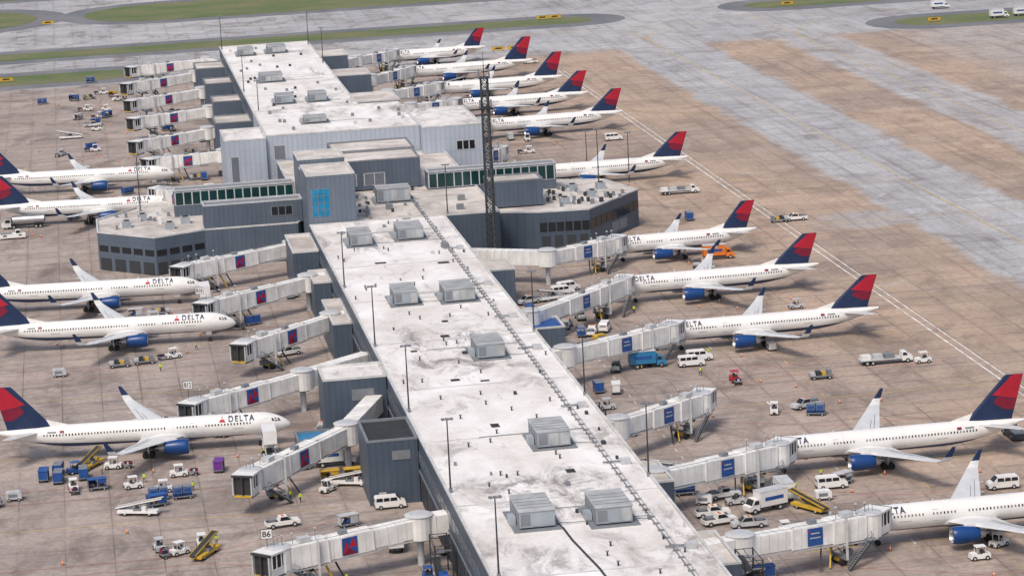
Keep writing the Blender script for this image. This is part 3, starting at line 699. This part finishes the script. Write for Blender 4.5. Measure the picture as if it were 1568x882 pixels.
    mix=(Vector((d.x,d.y,0)).normalized()*.62+fd*.40).normalized(); ra=math.atan2(mix.y,mix.x); nx=Vector((-mix.y,mix.x,0))
    q=cc+mix*1.9
    cb.box((q.x,q.y,cc.z-1.1),(3.2,3.5,1.2),'bridge_white',ra)
    cb.box((q.x,q.y,cc.z+.45),(3.1,3.4,2.1),'window_dark',ra)
    cb.box((q.x,q.y,cc.z+1.72),(3.5,3.8,.3),'white_paint',ra)
    for u in (-1.6,-.5,.6,1.6):
        for v in (-1,1): pp=cc+mix*(1.9+u)+nx*v*1.74; cb.box((pp.x,pp.y,cc.z+.45),(.16,.12,2.2),'bridge_white',ra)
    q2=cc+mix*3.8
    for v in (-1,0,1): pp=q2+nx*v*1.6; cb.box((pp.x,pp.y,cc.z+.1),(.7,.22,3.2),'light_grey' if v else 'dark_steel',ra)
    cb.box((q2.x,q2.y,cc.z+1.65),(.8,3.6,.25),'dark_steel',ra); cb.box((q2.x-mix.x*.2,q2.y-mix.y*.2,cc.z),(.2,3.2,3.0),'black_patch',ra)
    cb.box((q.x,q.y,cc.z-1.95),(3.0,3.0,.35),'mid_grey',ra)
    cb.box((q2.x,q2.y,cc.z-1.75),(.6,3.0,.18),'yellow',ra)
    for k_ in range(3): cb.cyl((cc.x+k_*.6-.6,cc.y,cc.z+1.9),(cc.x+k_*.6-.6,cc.y,cc.z+3.2),.05,.05,'mid_grey',5)
    put('cab',cb.mesh('cab'),E)
    st=MB(); s0=cc+sd*2.0-d*1.2; s0.z=cc.z-1.5; s1=s0+sd*1.5-d*5.0; s1.z=.1
    st.box((s0.x+sd.x*.3,s0.y+sd.y*.3,s0.z),(1.6,1.6,.12),'mid_grey',rz)
    for q in (-.5,.5):
        st.beam(s0+sd*.6+Vector((0,q,0)),s1+Vector((0,q,0)),.08,.3,'dark_steel'); st.beam(s0+sd*.6+Vector((0,q,1.1)),s1+Vector((0,q,1.1)),.06,.06,'mid_grey')
        for i in range(6):
            pp=(s0+sd*.6).lerp(s1,i/5)+Vector((0,q,0)); st.beam(pp,pp+Vector((0,0,1.1)),.05,.05,'mid_grey')
    for i in range(15):
        pp=(s0+sd*.6).lerp(s1,(i+.5)/15); st.box(pp,(.34,1.0,.05),'mid_grey',rz)
    put('service_stairs',st.mesh('service_stairs'),E)
for a in [((50.4,641),(46,640),(21,627)),((50.4,601),(46,599.5),(24,585.5)),((50.4,560),(47,559),(29,544)),((50.4,522),(37,511),(17,499)),((48,488),(41,469),(23,448)),((50.4,411),(46,410),(24,403)),
          ((50,787),(39,785),(20,785)),((50,830),(37,830),(17,820)),((50,875),(40,875),(18,868)),((50,920),(40,920),(18,909)),((50,963),(40,963),(18,952)),((50,980),(46,1000),(21,996)),((27,694),(28,708),(20,733))]:
    jetbridge(*a,-1,'red')
for a in [((82,383),(90,385),(111.5,392.5)),((82,421),(85.5,423),(108.5,435)),((82,455),(86,457),(104,472)),((82,510),(87,512),(110.5,527.5)),((82,544),(86,546),(110.5,574)),
          ((82,616),(100,606),(117.5,618.5)),((105,742),(107,750),(113,758)),((95,796),(101,800),(116,813)),((94,848),(100,850),(114,858.5)),((93,882),(97,883),(114,897.5)),((93,920),(96,922),(111,943)),((92,968),(97,975),(111,991))]:
    jetbridge(*a,1,'blue')

# ------------------------------------------------------------ ground vehicles
CACHE={}
def wh(mb,xs,hw,r):
    for x in xs:
        for s in (-1,1): mb.cyl((x,s*hw-.12,r),(x,s*hw+.12,r),r,r,'tyre',12); mb.cyl((x,s*hw-.13,r),(x,s*hw+.13,r),r*.5,r*.5,'light_grey',8)
def V_van(c):
    m=MB(); m.prism([(-2.5,.4),(-2.5,1.9),(-2.3,2.15),(1.0,2.15),(1.75,1.4),(2.5,1.15),(2.6,.4)],.95,c,.12); wh(m,(-1.6,1.7),.85,.38)
    m.poly([(1.06,-.78,2.12),(1.06,.78,2.12),(1.80,.86,1.42),(1.80,-.86,1.42)],'window_dark')
    for s in (-1,1):
        for a,b in ((-2.3,-1.2),(-1.1,-.1),(0,1.15)): m.poly([(a,s*.935,1.4),(b,s*.935,1.4),(b-.05,s*.87,1.95),(a+.05,s*.87,1.95)],'window_dark')
    m.poly([(-2.53,-.7,1.4),(-2.53,.7,1.4),(-2.45,.65,1.95),(-2.45,-.65,1.95)],'window_dark'); m.box((2.6,0,.55),(.15,1.7,.25),'dark_steel'); m.box((-2.55,0,.5),(.15,1.7,.2),'dark_steel'); return m
def V_pickup(c):
    m=MB(); m.prism([(-2.8,.5),(-2.8,1.15),(1.3,1.15),(2.7,1.05),(2.8,.5)],.95,c,.03); m.prism([(-.7,1.15),(-.5,1.85),(.7,1.85),(1.5,1.15)],.85,c,.12); wh(m,(-1.8,1.8),.85,.42)
    m.poly([(.78,-.7,1.84),(.78,.7,1.84),(1.53,.8,1.18),(1.53,-.8,1.18)],'window_dark')
    for s in (-1,1): m.poly([(-.55,s*.865,1.2),(1.3,s*.865,1.2),(.68,s*.77,1.78),(-.42,s*.77,1.78)],'window_dark')
    m.bx(-2.7,-.8,-.8,.8,1.151,1.17,'dark_steel'); m.bx(-2.3,-1.2,-.5,.5,1.17,1.5,'mid_grey'); m.box((0,0,1.92),(.3,1.0,.12),'orange'); return m
def V_box(c):
    m=MB(); m.bx(-3.8,1.3,-1.15,1.15,1.0,3.4,c); m.bx(-3.85,1.35,-1.18,1.18,3.4,3.46,'light_grey'); m.prism([(1.45,.6),(1.45,2.4),(2.4,2.4),(2.9,1.5),(3.4,1.3),(3.4,.6)],1.05,c,.1); wh(m,(-2.4,2.4),.95,.48); m.bx(-3.7,3.2,-.5,.5,.6,1.0,'dark_steel')
    m.poly([(2.44,-.85,2.36),(2.44,.85,2.36),(2.95,.95,1.52),(2.95,-.95,1.52)],'window_dark')
    for s in (-1,1): m.poly([(1.6,s*1.06,1.6),(2.6,s*1.06,1.6),(2.3,s*.99,2.2),(1.6,s*.99,2.2)],'window_dark'); m.bx(-3,.5,s*1.16-.005,s*1.16+.005,1.9,2.5,'blue')
    return m
def V_tug(c):
    m=MB(); m.prism([(-1.5,.3),(-1.5,1.0),(-.3,1.0),(-.1,.8),(.4,.8),(.6,1.1),(1.5,1.0),(1.6,.3)],.75,c,.05); wh(m,(-.95,1.0),.7,.36)
    m.box((-.35,0,1.15),(.5,.9,.5),'dark_steel'); m.box((.5,0,1.35),(.1,.5,.35),'dark_steel')
    for x in (-.7,.65):
        for s in (-1,1): m.beam((x,s*.62,1.0),(x,s*.62,2.05),.07,.07,c)
    m.box((0,0,2.08),(1.6,1.4,.08),c); m.box((-1.6,0,.5),(.25,.5,.25),'dark_steel'); return m
def V_cart(c,bags=True):
    m=MB(); m.bx(-1.6,1.6,-.8,.8,.45,.6,'mid_grey'); wh(m,(-1.1,1.1),.68,.24)
    for x in (-1.55,0,1.55):
        for s in (-1,1): m.beam((x,s*.76,.6),(x,s*.76,2.0),.08,.08,'mid_grey')
    m.bx(-1.65,1.65,-.85,.85,2.0,2.1,c); m.bx(-1.57,-1.5,-.75,.75,.6,2.0,c); m.bx(1.5,1.57,-.75,.75,.6,2.0,c); m.bx(-1.45,-.1,.74,.77,.7,1.98,c); m.bx(.1,1.45,-.77,-.74,1.3,1.98,c)
    m.beam((1.6,0,.45),(2.4,0,.35),.1,.1,'dark_steel')
    if bags:
        for i in range(8): m.box((random.uniform(-1.2,1.2),random.uniform(-.4,.4),.8+random.random()*.5),(.65,.45,.35),random.choice(['black_patch','navy','brown_box','red','mid_grey','blue']),random.random())
    return m
def V_belt(c):
    m=MB(); m.prism([(-3.4,.5),(-3.4,.9),(3.4,.9),(3.5,.5)],1.0,c,.02); wh(m,(-2.1,2.1),.85,.42)
    m.beam((-3.9,.25,1.0),(4.2,.25,2.7),.95,.25,'dark_steel')
    for q in (-.28,.78): m.beam((-3.9,q,1.15),(4.2,q,2.85),.08,.22,c)
    m.beam((.8,.25,.9),(1.8,.25,2.1),.5,.12,'mid_grey'); m.bx(-.6,.8,-.98,-.35,.9,1.3,'mid_grey'); m.box((0,-.65,1.45),(.5,.5,.5),'dark_steel'); m.box((1.2,-.65,1.25),(.7,.6,.7),c)
    return m
def V_uld(c):
    m=MB(); m.bx(-1.7,1.7,-.85,.85,.4,.52,'mid_grey'); wh(m,(-1.2,1.2),.7,.22)
    for x in (-.82,.82):
        m.hexa([(x-.76,-.5,.55),(x+.76,-.5,.55),(x+.76,.78,.55),(x-.76,.78,.55)],[(x-.76,-.8,1.05),(x+.76,-.8,1.05),(x+.76,.78,1.05),(x-.76,.78,1.05)],c); m.bx(x-.76,x+.76,-.8,.78,1.052,2.1,c); m.bx(x-.7,x+.7,-.83,-.81,1.15,2.0,'mid_grey'); m.bx(x-.6,x+.6,-.85,-.835,1.25,1.9,c); m.bx(x-.72,x+.72,-.76,.74,2.101,2.15,'mid_grey')
    m.beam((1.7,0,.4),(2.4,0,.35),.1,.1,'dark_steel'); return m
def V_flat(c):
    m=MB(); m.bx(-5.5,2.6,-1.15,1.15,.9,1.1,'light_grey'); m.prism([(2.7,.5),(2.7,2.2),(3.6,2.2),(4.1,1.5),(4.8,1.3),(4.8,.5)],1.05,c,.1); wh(m,(-4.2,-3.1,3.8),.95,.46); m.bx(-5.3,2.6,-.4,.4,.6,.9,'dark_steel')
    for s in (-1,1): m.poly([(2.85,s*1.06,1.5),(3.8,s*1.06,1.5),(3.5,s*.98,2.05),(2.85,s*.98,2.05)],'window_dark')
    m.poly([(3.64,-.85,2.16),(3.64,.85,2.16),(4.14,.95,1.52),(4.14,-.95,1.52)],'window_dark')
    for i in range(3): m.box((-4.3+i*2.3,0,1.5),(1.8,1.7,.8),['white_paint','light_grey','mid_grey'][i])
    return m
def V_tank(c):
    m=MB(); m.bx(-6,4.2,-.45,.45,.7,1.1,'dark_steel'); wh(m,(-5,-3.9,1.8,3.6),1.0,.5)
    n=16; m.cyl((-6,0,2.15),(2,0,2.15),1.15,1.15,'metal_bare',n); m.cyl((2,0,2.15),(2.3,0,2.15),1.15,.7,'metal_bare',n); m.cyl((-6.3,0,2.15),(-6,0,2.15),.7,1.15,'metal_bare',n); m.bx(-5.5,1.5,-.3,.3,3.25,3.4,'mid_grey')
    m.prism([(2.5,.6),(2.5,2.7),(3.9,2.7),(4.3,1.7),(4.9,1.5),(4.9,.6)],1.15,c,.1); m.poly([(3.95,-.95,2.64),(3.95,.95,2.64),(4.34,1.05,1.74),(4.34,-1.05,1.74)],'window_dark')
    for s in (-1,1): m.poly([(2.7,s*1.16,1.7),(4.0,s*1.16,1.7),(3.8,s*1.08,2.45),(2.7,s*1.08,2.45)],'window_dark')
    return m
def V_cater(c):
    m=MB(); m.bx(-3.6,3.4,-.5,.5,.6,1.0,'dark_steel'); wh(m,(-2.4,2.6),.95,.48); m.prism([(2.0,.6),(2.0,2.3),(3.0,2.3),(3.4,1.5),(3.8,1.3),(3.8,.6)],1.05,c,.1)
    for s in (-1,1): m.beam((-3,s*.8,1.1),(1.2,s*.8,3.0),.15,.2,'light_grey'); m.beam((1.2,s*.8,1.1),(-3,s*.8,3.0),.15,.2,'light_grey')
    m.bx(-3.8,1.8,-1.2,1.2,3.1,5.5,c); m.bx(1.8,3.4,-1.1,1.1,3.1,3.2,'mid_grey')
    for s in (-1,1): m.beam((3.4,s*1.05,3.2),(3.4,s*1.05,4.3),.06,.06,'yellow'); m.beam((1.8,s*1.05,4.3),(3.4,s*1.05,4.3),.06,.06,'yellow'); m.bx(-3,1,s*1.21-.005,s*1.21+.005,3.9,4.7,'blue')
    return m
def V_gpu(c):
    m=MB(); m.prism([(-1.3,.4),(-1.3,1.5),(-1.1,1.65),(1.0,1.65),(1.3,1.4),(1.3,.4)],.75,c,.06); wh(m,(-.8,.8),.7,.28); m.beam((1.3,0,.5),(2.2,0,.35),.1,.1,'dark_steel')
    for s in (-1,1): m.bx(-.9,.6,s*.76-.004,s*.76+.004,.75,1.3,'mid_grey')
    return m
def V_roundtug(c):
    m=V_tug(c); m.box((-2.6,0,.7),(1.5,1.3,.15),'mid_grey')
    for i in range(7): m.box((-2.6+random.uniform(-.5,.5),random.uniform(-.45,.45),1.0),(.5,.4,.4),random.choice(['dark_steel','light_grey','mid_grey','dark_red','navy']),random.random())
    wh(m,(-2.9,),.6,.25); return m
def V_pushback(c):
    m=MB(); m.prism([(-3.2,.35),(-3.2,1.2),(-1.0,1.3),(1.6,1.3),(3.2,1.1),(3.2,.35)],1.3,c,.08); wh(m,(-1.9,1.9),1.15,.6); m.prism([(.6,1.3),(.7,2.2),(1.9,2.2),(2.2,1.25)],.8,c,.1)
    for s in (-1,1): m.poly([(.8,s*.81,1.4),(2.05,s*.81,1.4),(1.8,s*.73,2.1),(.85,s*.73,2.1)],'window_dark')
    m.bx(-3.0,-.2,-.9,.9,1.25,1.4,'mid_grey'); return m
def V_cone(c):
    m=MB(); m.cyl((0,0,.04),(0,0,.8),.2,.05,'orange',10); m.box((0,0,.03),(.5,.5,.06),'dark_steel'); m.cyl((0,0,.4),(0,0,.55),.13,.1,'white_paint',10); return m
def V_airstart(c):
    m=MB(); m.bx(-2.2,2.2,-.05,.05,.5,.6,'mid_grey'); wh(m,(-1.5,1.5),.8,.35); m.bx(-2.2,2.2,-.9,.9,.6,.8,'mid_grey')
    for i in range(4): m.bx(-2.0+i*1.05,-1.2+i*1.05,-.75,.75,.8,1.3+.3*(i%2),['light_grey','dark_steel','yellow','mid_grey'][i])
    for s in (-1,1): m.beam((-2.1,s*.85,1.9),(2.1,s*.85,1.9),.06,.06,'mid_grey')
    return m
B={'van':V_van,'pickup':V_pickup,'box':V_box,'tug':V_tug,'cart':V_cart,'belt':V_belt,'uld':V_uld,'flat':V_flat,'tank':V_tank,'cater':V_cater,'gpu':V_gpu,'rtug':V_roundtug,'push':V_pushback,'cone':V_cone,'serv':V_airstart}
NM={'van':'white_minivan','pickup':'pickup_truck','box':'box_truck','tug':'baggage_tug','cart':'baggage_cart','belt':'belt_loader','uld':'cargo_container_dolly','flat':'flatbed_truck','tank':'fuel_tanker_truck','cater':'catering_truck','gpu':'ground_power_unit','rtug':'baggage_tug','push':'pushback_tractor','cone':'traffic_cone','serv':'equipment_trailer'}
def veh(k,x,y,deg=0,c='white_paint'):
    if (k,c) not in CACHE: CACHE[(k,c)]=B[k](c).mesh(NM[k])
    put(NM[k],CACHE[(k,c)],None,(x,y,.03),math.radians(deg))
for v in [('tank',-17,728,175),('serv',4,560,5,'yellow'),('serv',9,561,5,'yellow'),('rtug',15,564,20),('gpu',-8,556,0,'light_grey'),('pickup',38,558,200),('cater',24,611,90),('uld',43,614,90,'blue'),('belt',-3,484,60,'yellow'),
    ('tug',-5.5,481,20,'blue'),('uld',-8.5,481,80,'blue'),('uld',-8.5,476,85,'blue'),('uld',-4.2,477,90,'blue'),('cart',-2,469,5,'blue'),('cart',-11,478,85,'blue'),('uld',12,459,5,'blue'),('uld',8.0,459.5,5,'blue'),('cart',37,461,0,'yellow'),('cart',41,461,0,'yellow'),('rtug',-6,470,95),('rtug',1,482,170),('tug',4,468,10),('tug',9,464,0),('rtug',12,473,180),('cart',19,474,80,'purple'),
    ('rtug',10,427,30),('rtug',7,430,100,'light_grey'),('belt',14,425,60,'yellow'),('van',45,442,0),('pickup',27,437,10),('box',39,471,0),('box',43,420,90),('gpu',-16,467,0,'light_grey'),('serv',-20,464,0,'light_grey'),('cater',28.3,481,90),('cart',33,470,20,'light_grey'),('tug',36,455,50),
    ('uld',-12,964,0,'blue'),('uld',5,1013,0,'blue'),('rtug',9,979,0),('cart',12,970,0,'yellow'),('tug',9,937,0),('cart',9,921,40,'blue'),('rtug',3,940,0),('pickup',4,902,0,'light_grey'),('tug',5,893,0),('rtug',4,850,0),('rtug',-6,846,60,'light_grey'),('push',-19,714,0),
    ('van',153,799,0),('flat',152,705,0),('uld',146,668,90,'blue'),('pickup',170,657,180),('serv',165.8,656.5,180,'yellow'),('flat',149,509,0),('tug',155.5,507,180),('rtug',118,505,90,'red'),('van',113,520,0),('van',115.5,524,0),('box',105,522,0,'teal_blue'),('van',103,598,20),
    ('van',101,594,10),('uld',93,555,0,'blue'),('uld',93,559,0,'blue'),('uld',97.5,553,85,'blue'),('pickup',100,554,70),('pickup',96,562,70,'light_grey'),('van',103,556,70),('cart',95,504,80),('uld',92,506,90,'blue'),('van',142,421,180),('push',154,450,90,'dark_steel'),('van',116,430,0),('gpu',113,424,0),
    ('belt',109.5,419,120,'yellow'),('box',102.5,421,200),('tug',99,426,0,'light_grey'),('pickup',98,430,10),('pickup',94,420.5,0),('pickup',94,416,10),('pickup',98,413,180,'light_grey'),('uld',92.5,434,0,'blue'),('cart',104,433,0),('box',107,427,90),('box',142,619,0,'orange'),('rtug',126,787,0),
    ('pickup',159,982,180),('box',345,1019,0),('box',355,1021,0),('flat',365,1030,0),('box',335,1060,0),('tug',145,562,0,'light_grey')]:
    veh(*v)
random.seed(21)
for (x,y,s) in [(109,398,1),(106,441,1),(108,487,1),(108,534,1),(108,580,1),(115,624,1),(113,730,1),(113,819,1),(111,864,1),(110,904,1),(108,950,1),(32,488,-1),(30,445,-1),(29,576,-1),(25,617,-1),(22,727,-1),(25,776,-1),(22,822,-1),(22,868,-1),(22,912,-1),(22,955,-1)]:
    for i in range(6):
        veh('cone',x+s*random.uniform(-4,40),y+random.choice([-1,1])*random.uniform(3,20))
    for i in range(5):
        k=random.choice(['tug','rtug','cart','uld','gpu','serv','cart','belt','pickup']); c={'tug':'white_paint','rtug':random.choice(['white_paint','light_grey']),'cart':random.choice(['blue','light_grey']),'uld':'blue','gpu':random.choice(['yellow','white_paint','light_grey']),'serv':'light_grey','belt':random.choice(['light_grey','white_paint']),'pickup':random.choice(['white_paint','light_grey'])}[k]
        xx=x+s*random.uniform(-16,-3) if random.random()<.6 else x+s*random.uniform(8,26); yy=y+random.choice([-1,1])*random.uniform(5,15)
        if abs(xx-66)<25: continue
        veh(k,xx,yy,random.choice([0,90,180,30,-20,75,200]),c)
for x in (44,46,48):
    for y in (400,425,470,505,530,575,612):
        if random.random()<.7: veh(random.choice(['gpu','cart','tug']),x,y+random.uniform(-3,3),random.choice([0,90]),random.choice(['blue','white_paint','light_grey']))
for x in (85.5,91):
    for y in (400,440,470,495,530,565,575,605):
        if random.random()<.7: veh(random.choice(['gpu','cart','tug','uld']),x,y+random.uniform(-3,3),random.choice([0,90]),random.choice(['blue','white_paint','light_grey']))
sg=MB(); sg.bx(-2.4,2.4,-.12,.12,.4,1.7,'yellow'); sg.bx(-2.5,2.5,-.1,.1,1.7,1.78,'dark_steel'); sg.bx(-1.2,1.2,-.14,-.121,.8,1.35,'black_patch')
for x in (-1.8,1.8): sg.beam((x,0,0),(x,0,.4),.15,.15,'dark_steel')
SG=sg.mesh('taxiway_guidance_sign')
for x,y in [(191,1112),(154,1022),(320,1021),(-25,1030),(160,1022),(186,1112),(285,1105),(-10,1215)]: put('taxiway_guidance_sign',SG,None,(x,y,.06))
def gate(txt,x,y,z):
    vs,fs=glyphs(txt,1.0); mb=MB(); mb.bx(-.85,.85,-.08,.08,-.75,.75,'dark_steel'); mb.bx(-.78,.78,-.1,-.081,-.68,.68,'white_paint'); mb.add([(-.6+u*1.2,-.12,-.45+w*.9) for u,w in vs],fs,'black_patch'); mb.beam((0,0,-2.4),(0,0,-.7),.1,.1,'dark_steel')
    put('gate_number_sign',mb.mesh('gate_number_sign'),None,(x,y,z))
gate('B6',22.4,403,9.2); gate('B12',15.5,501,9.3); gate('B16',22,585,9.3)

# ------------------------------------------------------------ ground crew
def crew(pose):
    J={'pel':(0,0,.95,.14),'spn':(0,0.01,1.2,.15),'chs':(0,0.02,1.4,.17),'nk':(0,0.02,1.52,.065),'hd':(0,0.03,1.64,.10),'ht':(0,0.02,1.74,.08)}
    st=.22 if pose else .03
    for s,n in ((-1,'L'),(1,'R')):
        f=st*s
        J['hip'+n]=(s*.1,0,.9,.105); J['kn'+n]=(s*.11,f*.6+.02,.5,.07); J['an'+n]=(s*.11,f,.09,.05); J['to'+n]=(s*.12,f+.17,.05,.045)
        J['sh'+n]=(s*.19,0.02,1.43,.075); J['el'+n]=(s*.26,-f*.6,1.15,.052); J['wr'+n]=(s*.27,-f*.6+.16,.95,.038); J['ha'+n]=(s*.26,-f*.6+.22,.88,.045)
    ks=list(J); E=[('pel','spn'),('spn','chs'),('chs','nk'),('nk','hd'),('hd','ht')]
    for n in 'LR': E+=[('pel','hip'+n),('hip'+n,'kn'+n),('kn'+n,'an'+n),('an'+n,'to'+n),('chs','sh'+n),('sh'+n,'el'+n),('el'+n,'wr'+n),('wr'+n,'ha'+n)]
    me=bpy.data.meshes.new('b'); me.from_pydata([J[k][:3] for k in ks],[(ks.index(a),ks.index(b)) for a,b in E],[])
    o=bpy.data.objects.new('b',me); COL.objects.link(o); o.modifiers.new('s','SKIN')
    for i,k in enumerate(ks):
        me.skin_vertices[0].data[i].radius=(J[k][3],J[k][3]*.85); me.skin_vertices[0].data[i].use_root=(k=='pel')
    sb=o.modifiers.new('d','SUBSURF'); sb.levels=1
    bpy.context.view_layer.update()
    m2=bpy.data.meshes.new_from_object(o.evaluated_get(bpy.context.evaluated_depsgraph_get())); bpy.data.objects.remove(o)
    for n in ('navy','hi_vis','skin','hair','black_patch'): m2.materials.append(MATS[n])
    for p in m2.polygons:
        c=p.center; z=c.z
        p.material_index= 4 if z<.1 else 0 if z<.93 and abs(c.x)<.2 else 2 if (z<.97 and abs(c.x)>=.2) else 1 if z<1.5 else 3 if (z>1.7 or c.y<.0) else 2
        p.use_smooth=True
    return m2
CR=[crew(0),crew(1)]
for i,(x,y,a) in enumerate([(29.5,452,40),(31,450,200),(-1,479,90),(6,471,150),(14,463,20),(16,430,0),(27,481,60),(102,470,90),(110,430,0),(113,512,120),(116,436,30),(98,520,60),(112,570,0),(20,570,90),(34,404,45),(12,553,10),(118,527,200)]):
    put('ground_crew_worker',CR[i%2],None,(x,y,.03),math.radians(a))

# ------------------------------------------------------------ light, sky, camera
el,az=math.radians(55),math.radians(215)
w=bpy.data.worlds.new('World'); SC.world=w; w.use_nodes=True; nt=w.node_tree
sky=nt.nodes.new('ShaderNodeTexSky'); sky.sky_type='NISHITA'; sky.sun_disc=False; sky.sun_elevation=el; sky.sun_rotation=az; sky.air_density=1.0; sky.dust_density=4.0; sky.ozone_density=1.0
bg=nt.nodes['Background']; nt.links.new(sky.outputs[0],bg.inputs[0]); bg.inputs[1].default_value=.15
sd=bpy.data.lights.new('sun','SUN'); sd.energy=1.9; sd.angle=math.radians(14); sd.color=(1,.91,.80)
so=bpy.data.objects.new('sun',sd); COL.objects.link(so)
dirv=Vector((math.sin(az)*math.cos(el),math.cos(az)*math.cos(el),math.sin(el)))
so.rotation_euler=dirv.to_track_quat('Z','Y').to_euler(); so.location=(0,0,300)
p,yw,r=math.radians(11.930),math.radians(8.606),math.radians(2.844)
Rr=Vector((math.cos(yw),-math.sin(yw),0)); F=Vector((math.sin(yw)*math.cos(p),math.cos(yw)*math.cos(p),-math.sin(p))); D=Vector((-math.sin(yw)*math.sin(p),-math.cos(yw)*math.sin(p),-math.cos(p)))
cx=Rr*math.cos(r)+D*math.sin(r); cy=-(-Rr*math.sin(r)+D*math.cos(r)); cz=-F
M=Matrix(((cx.x,cy.x,cz.x,0),(cx.y,cy.y,cz.y,0),(cx.z,cy.z,cz.z,129.39),(0,0,0,1)))
cd=bpy.data.cameras.new('camera'); cd.sensor_width=36; cd.sensor_fit='HORIZONTAL'; cd.lens=36*4319.7/1568; cd.clip_start=1; cd.clip_end=12000
co=bpy.data.objects.new('camera',cd); COL.objects.link(co); co.matrix_world=M; SC.camera=co
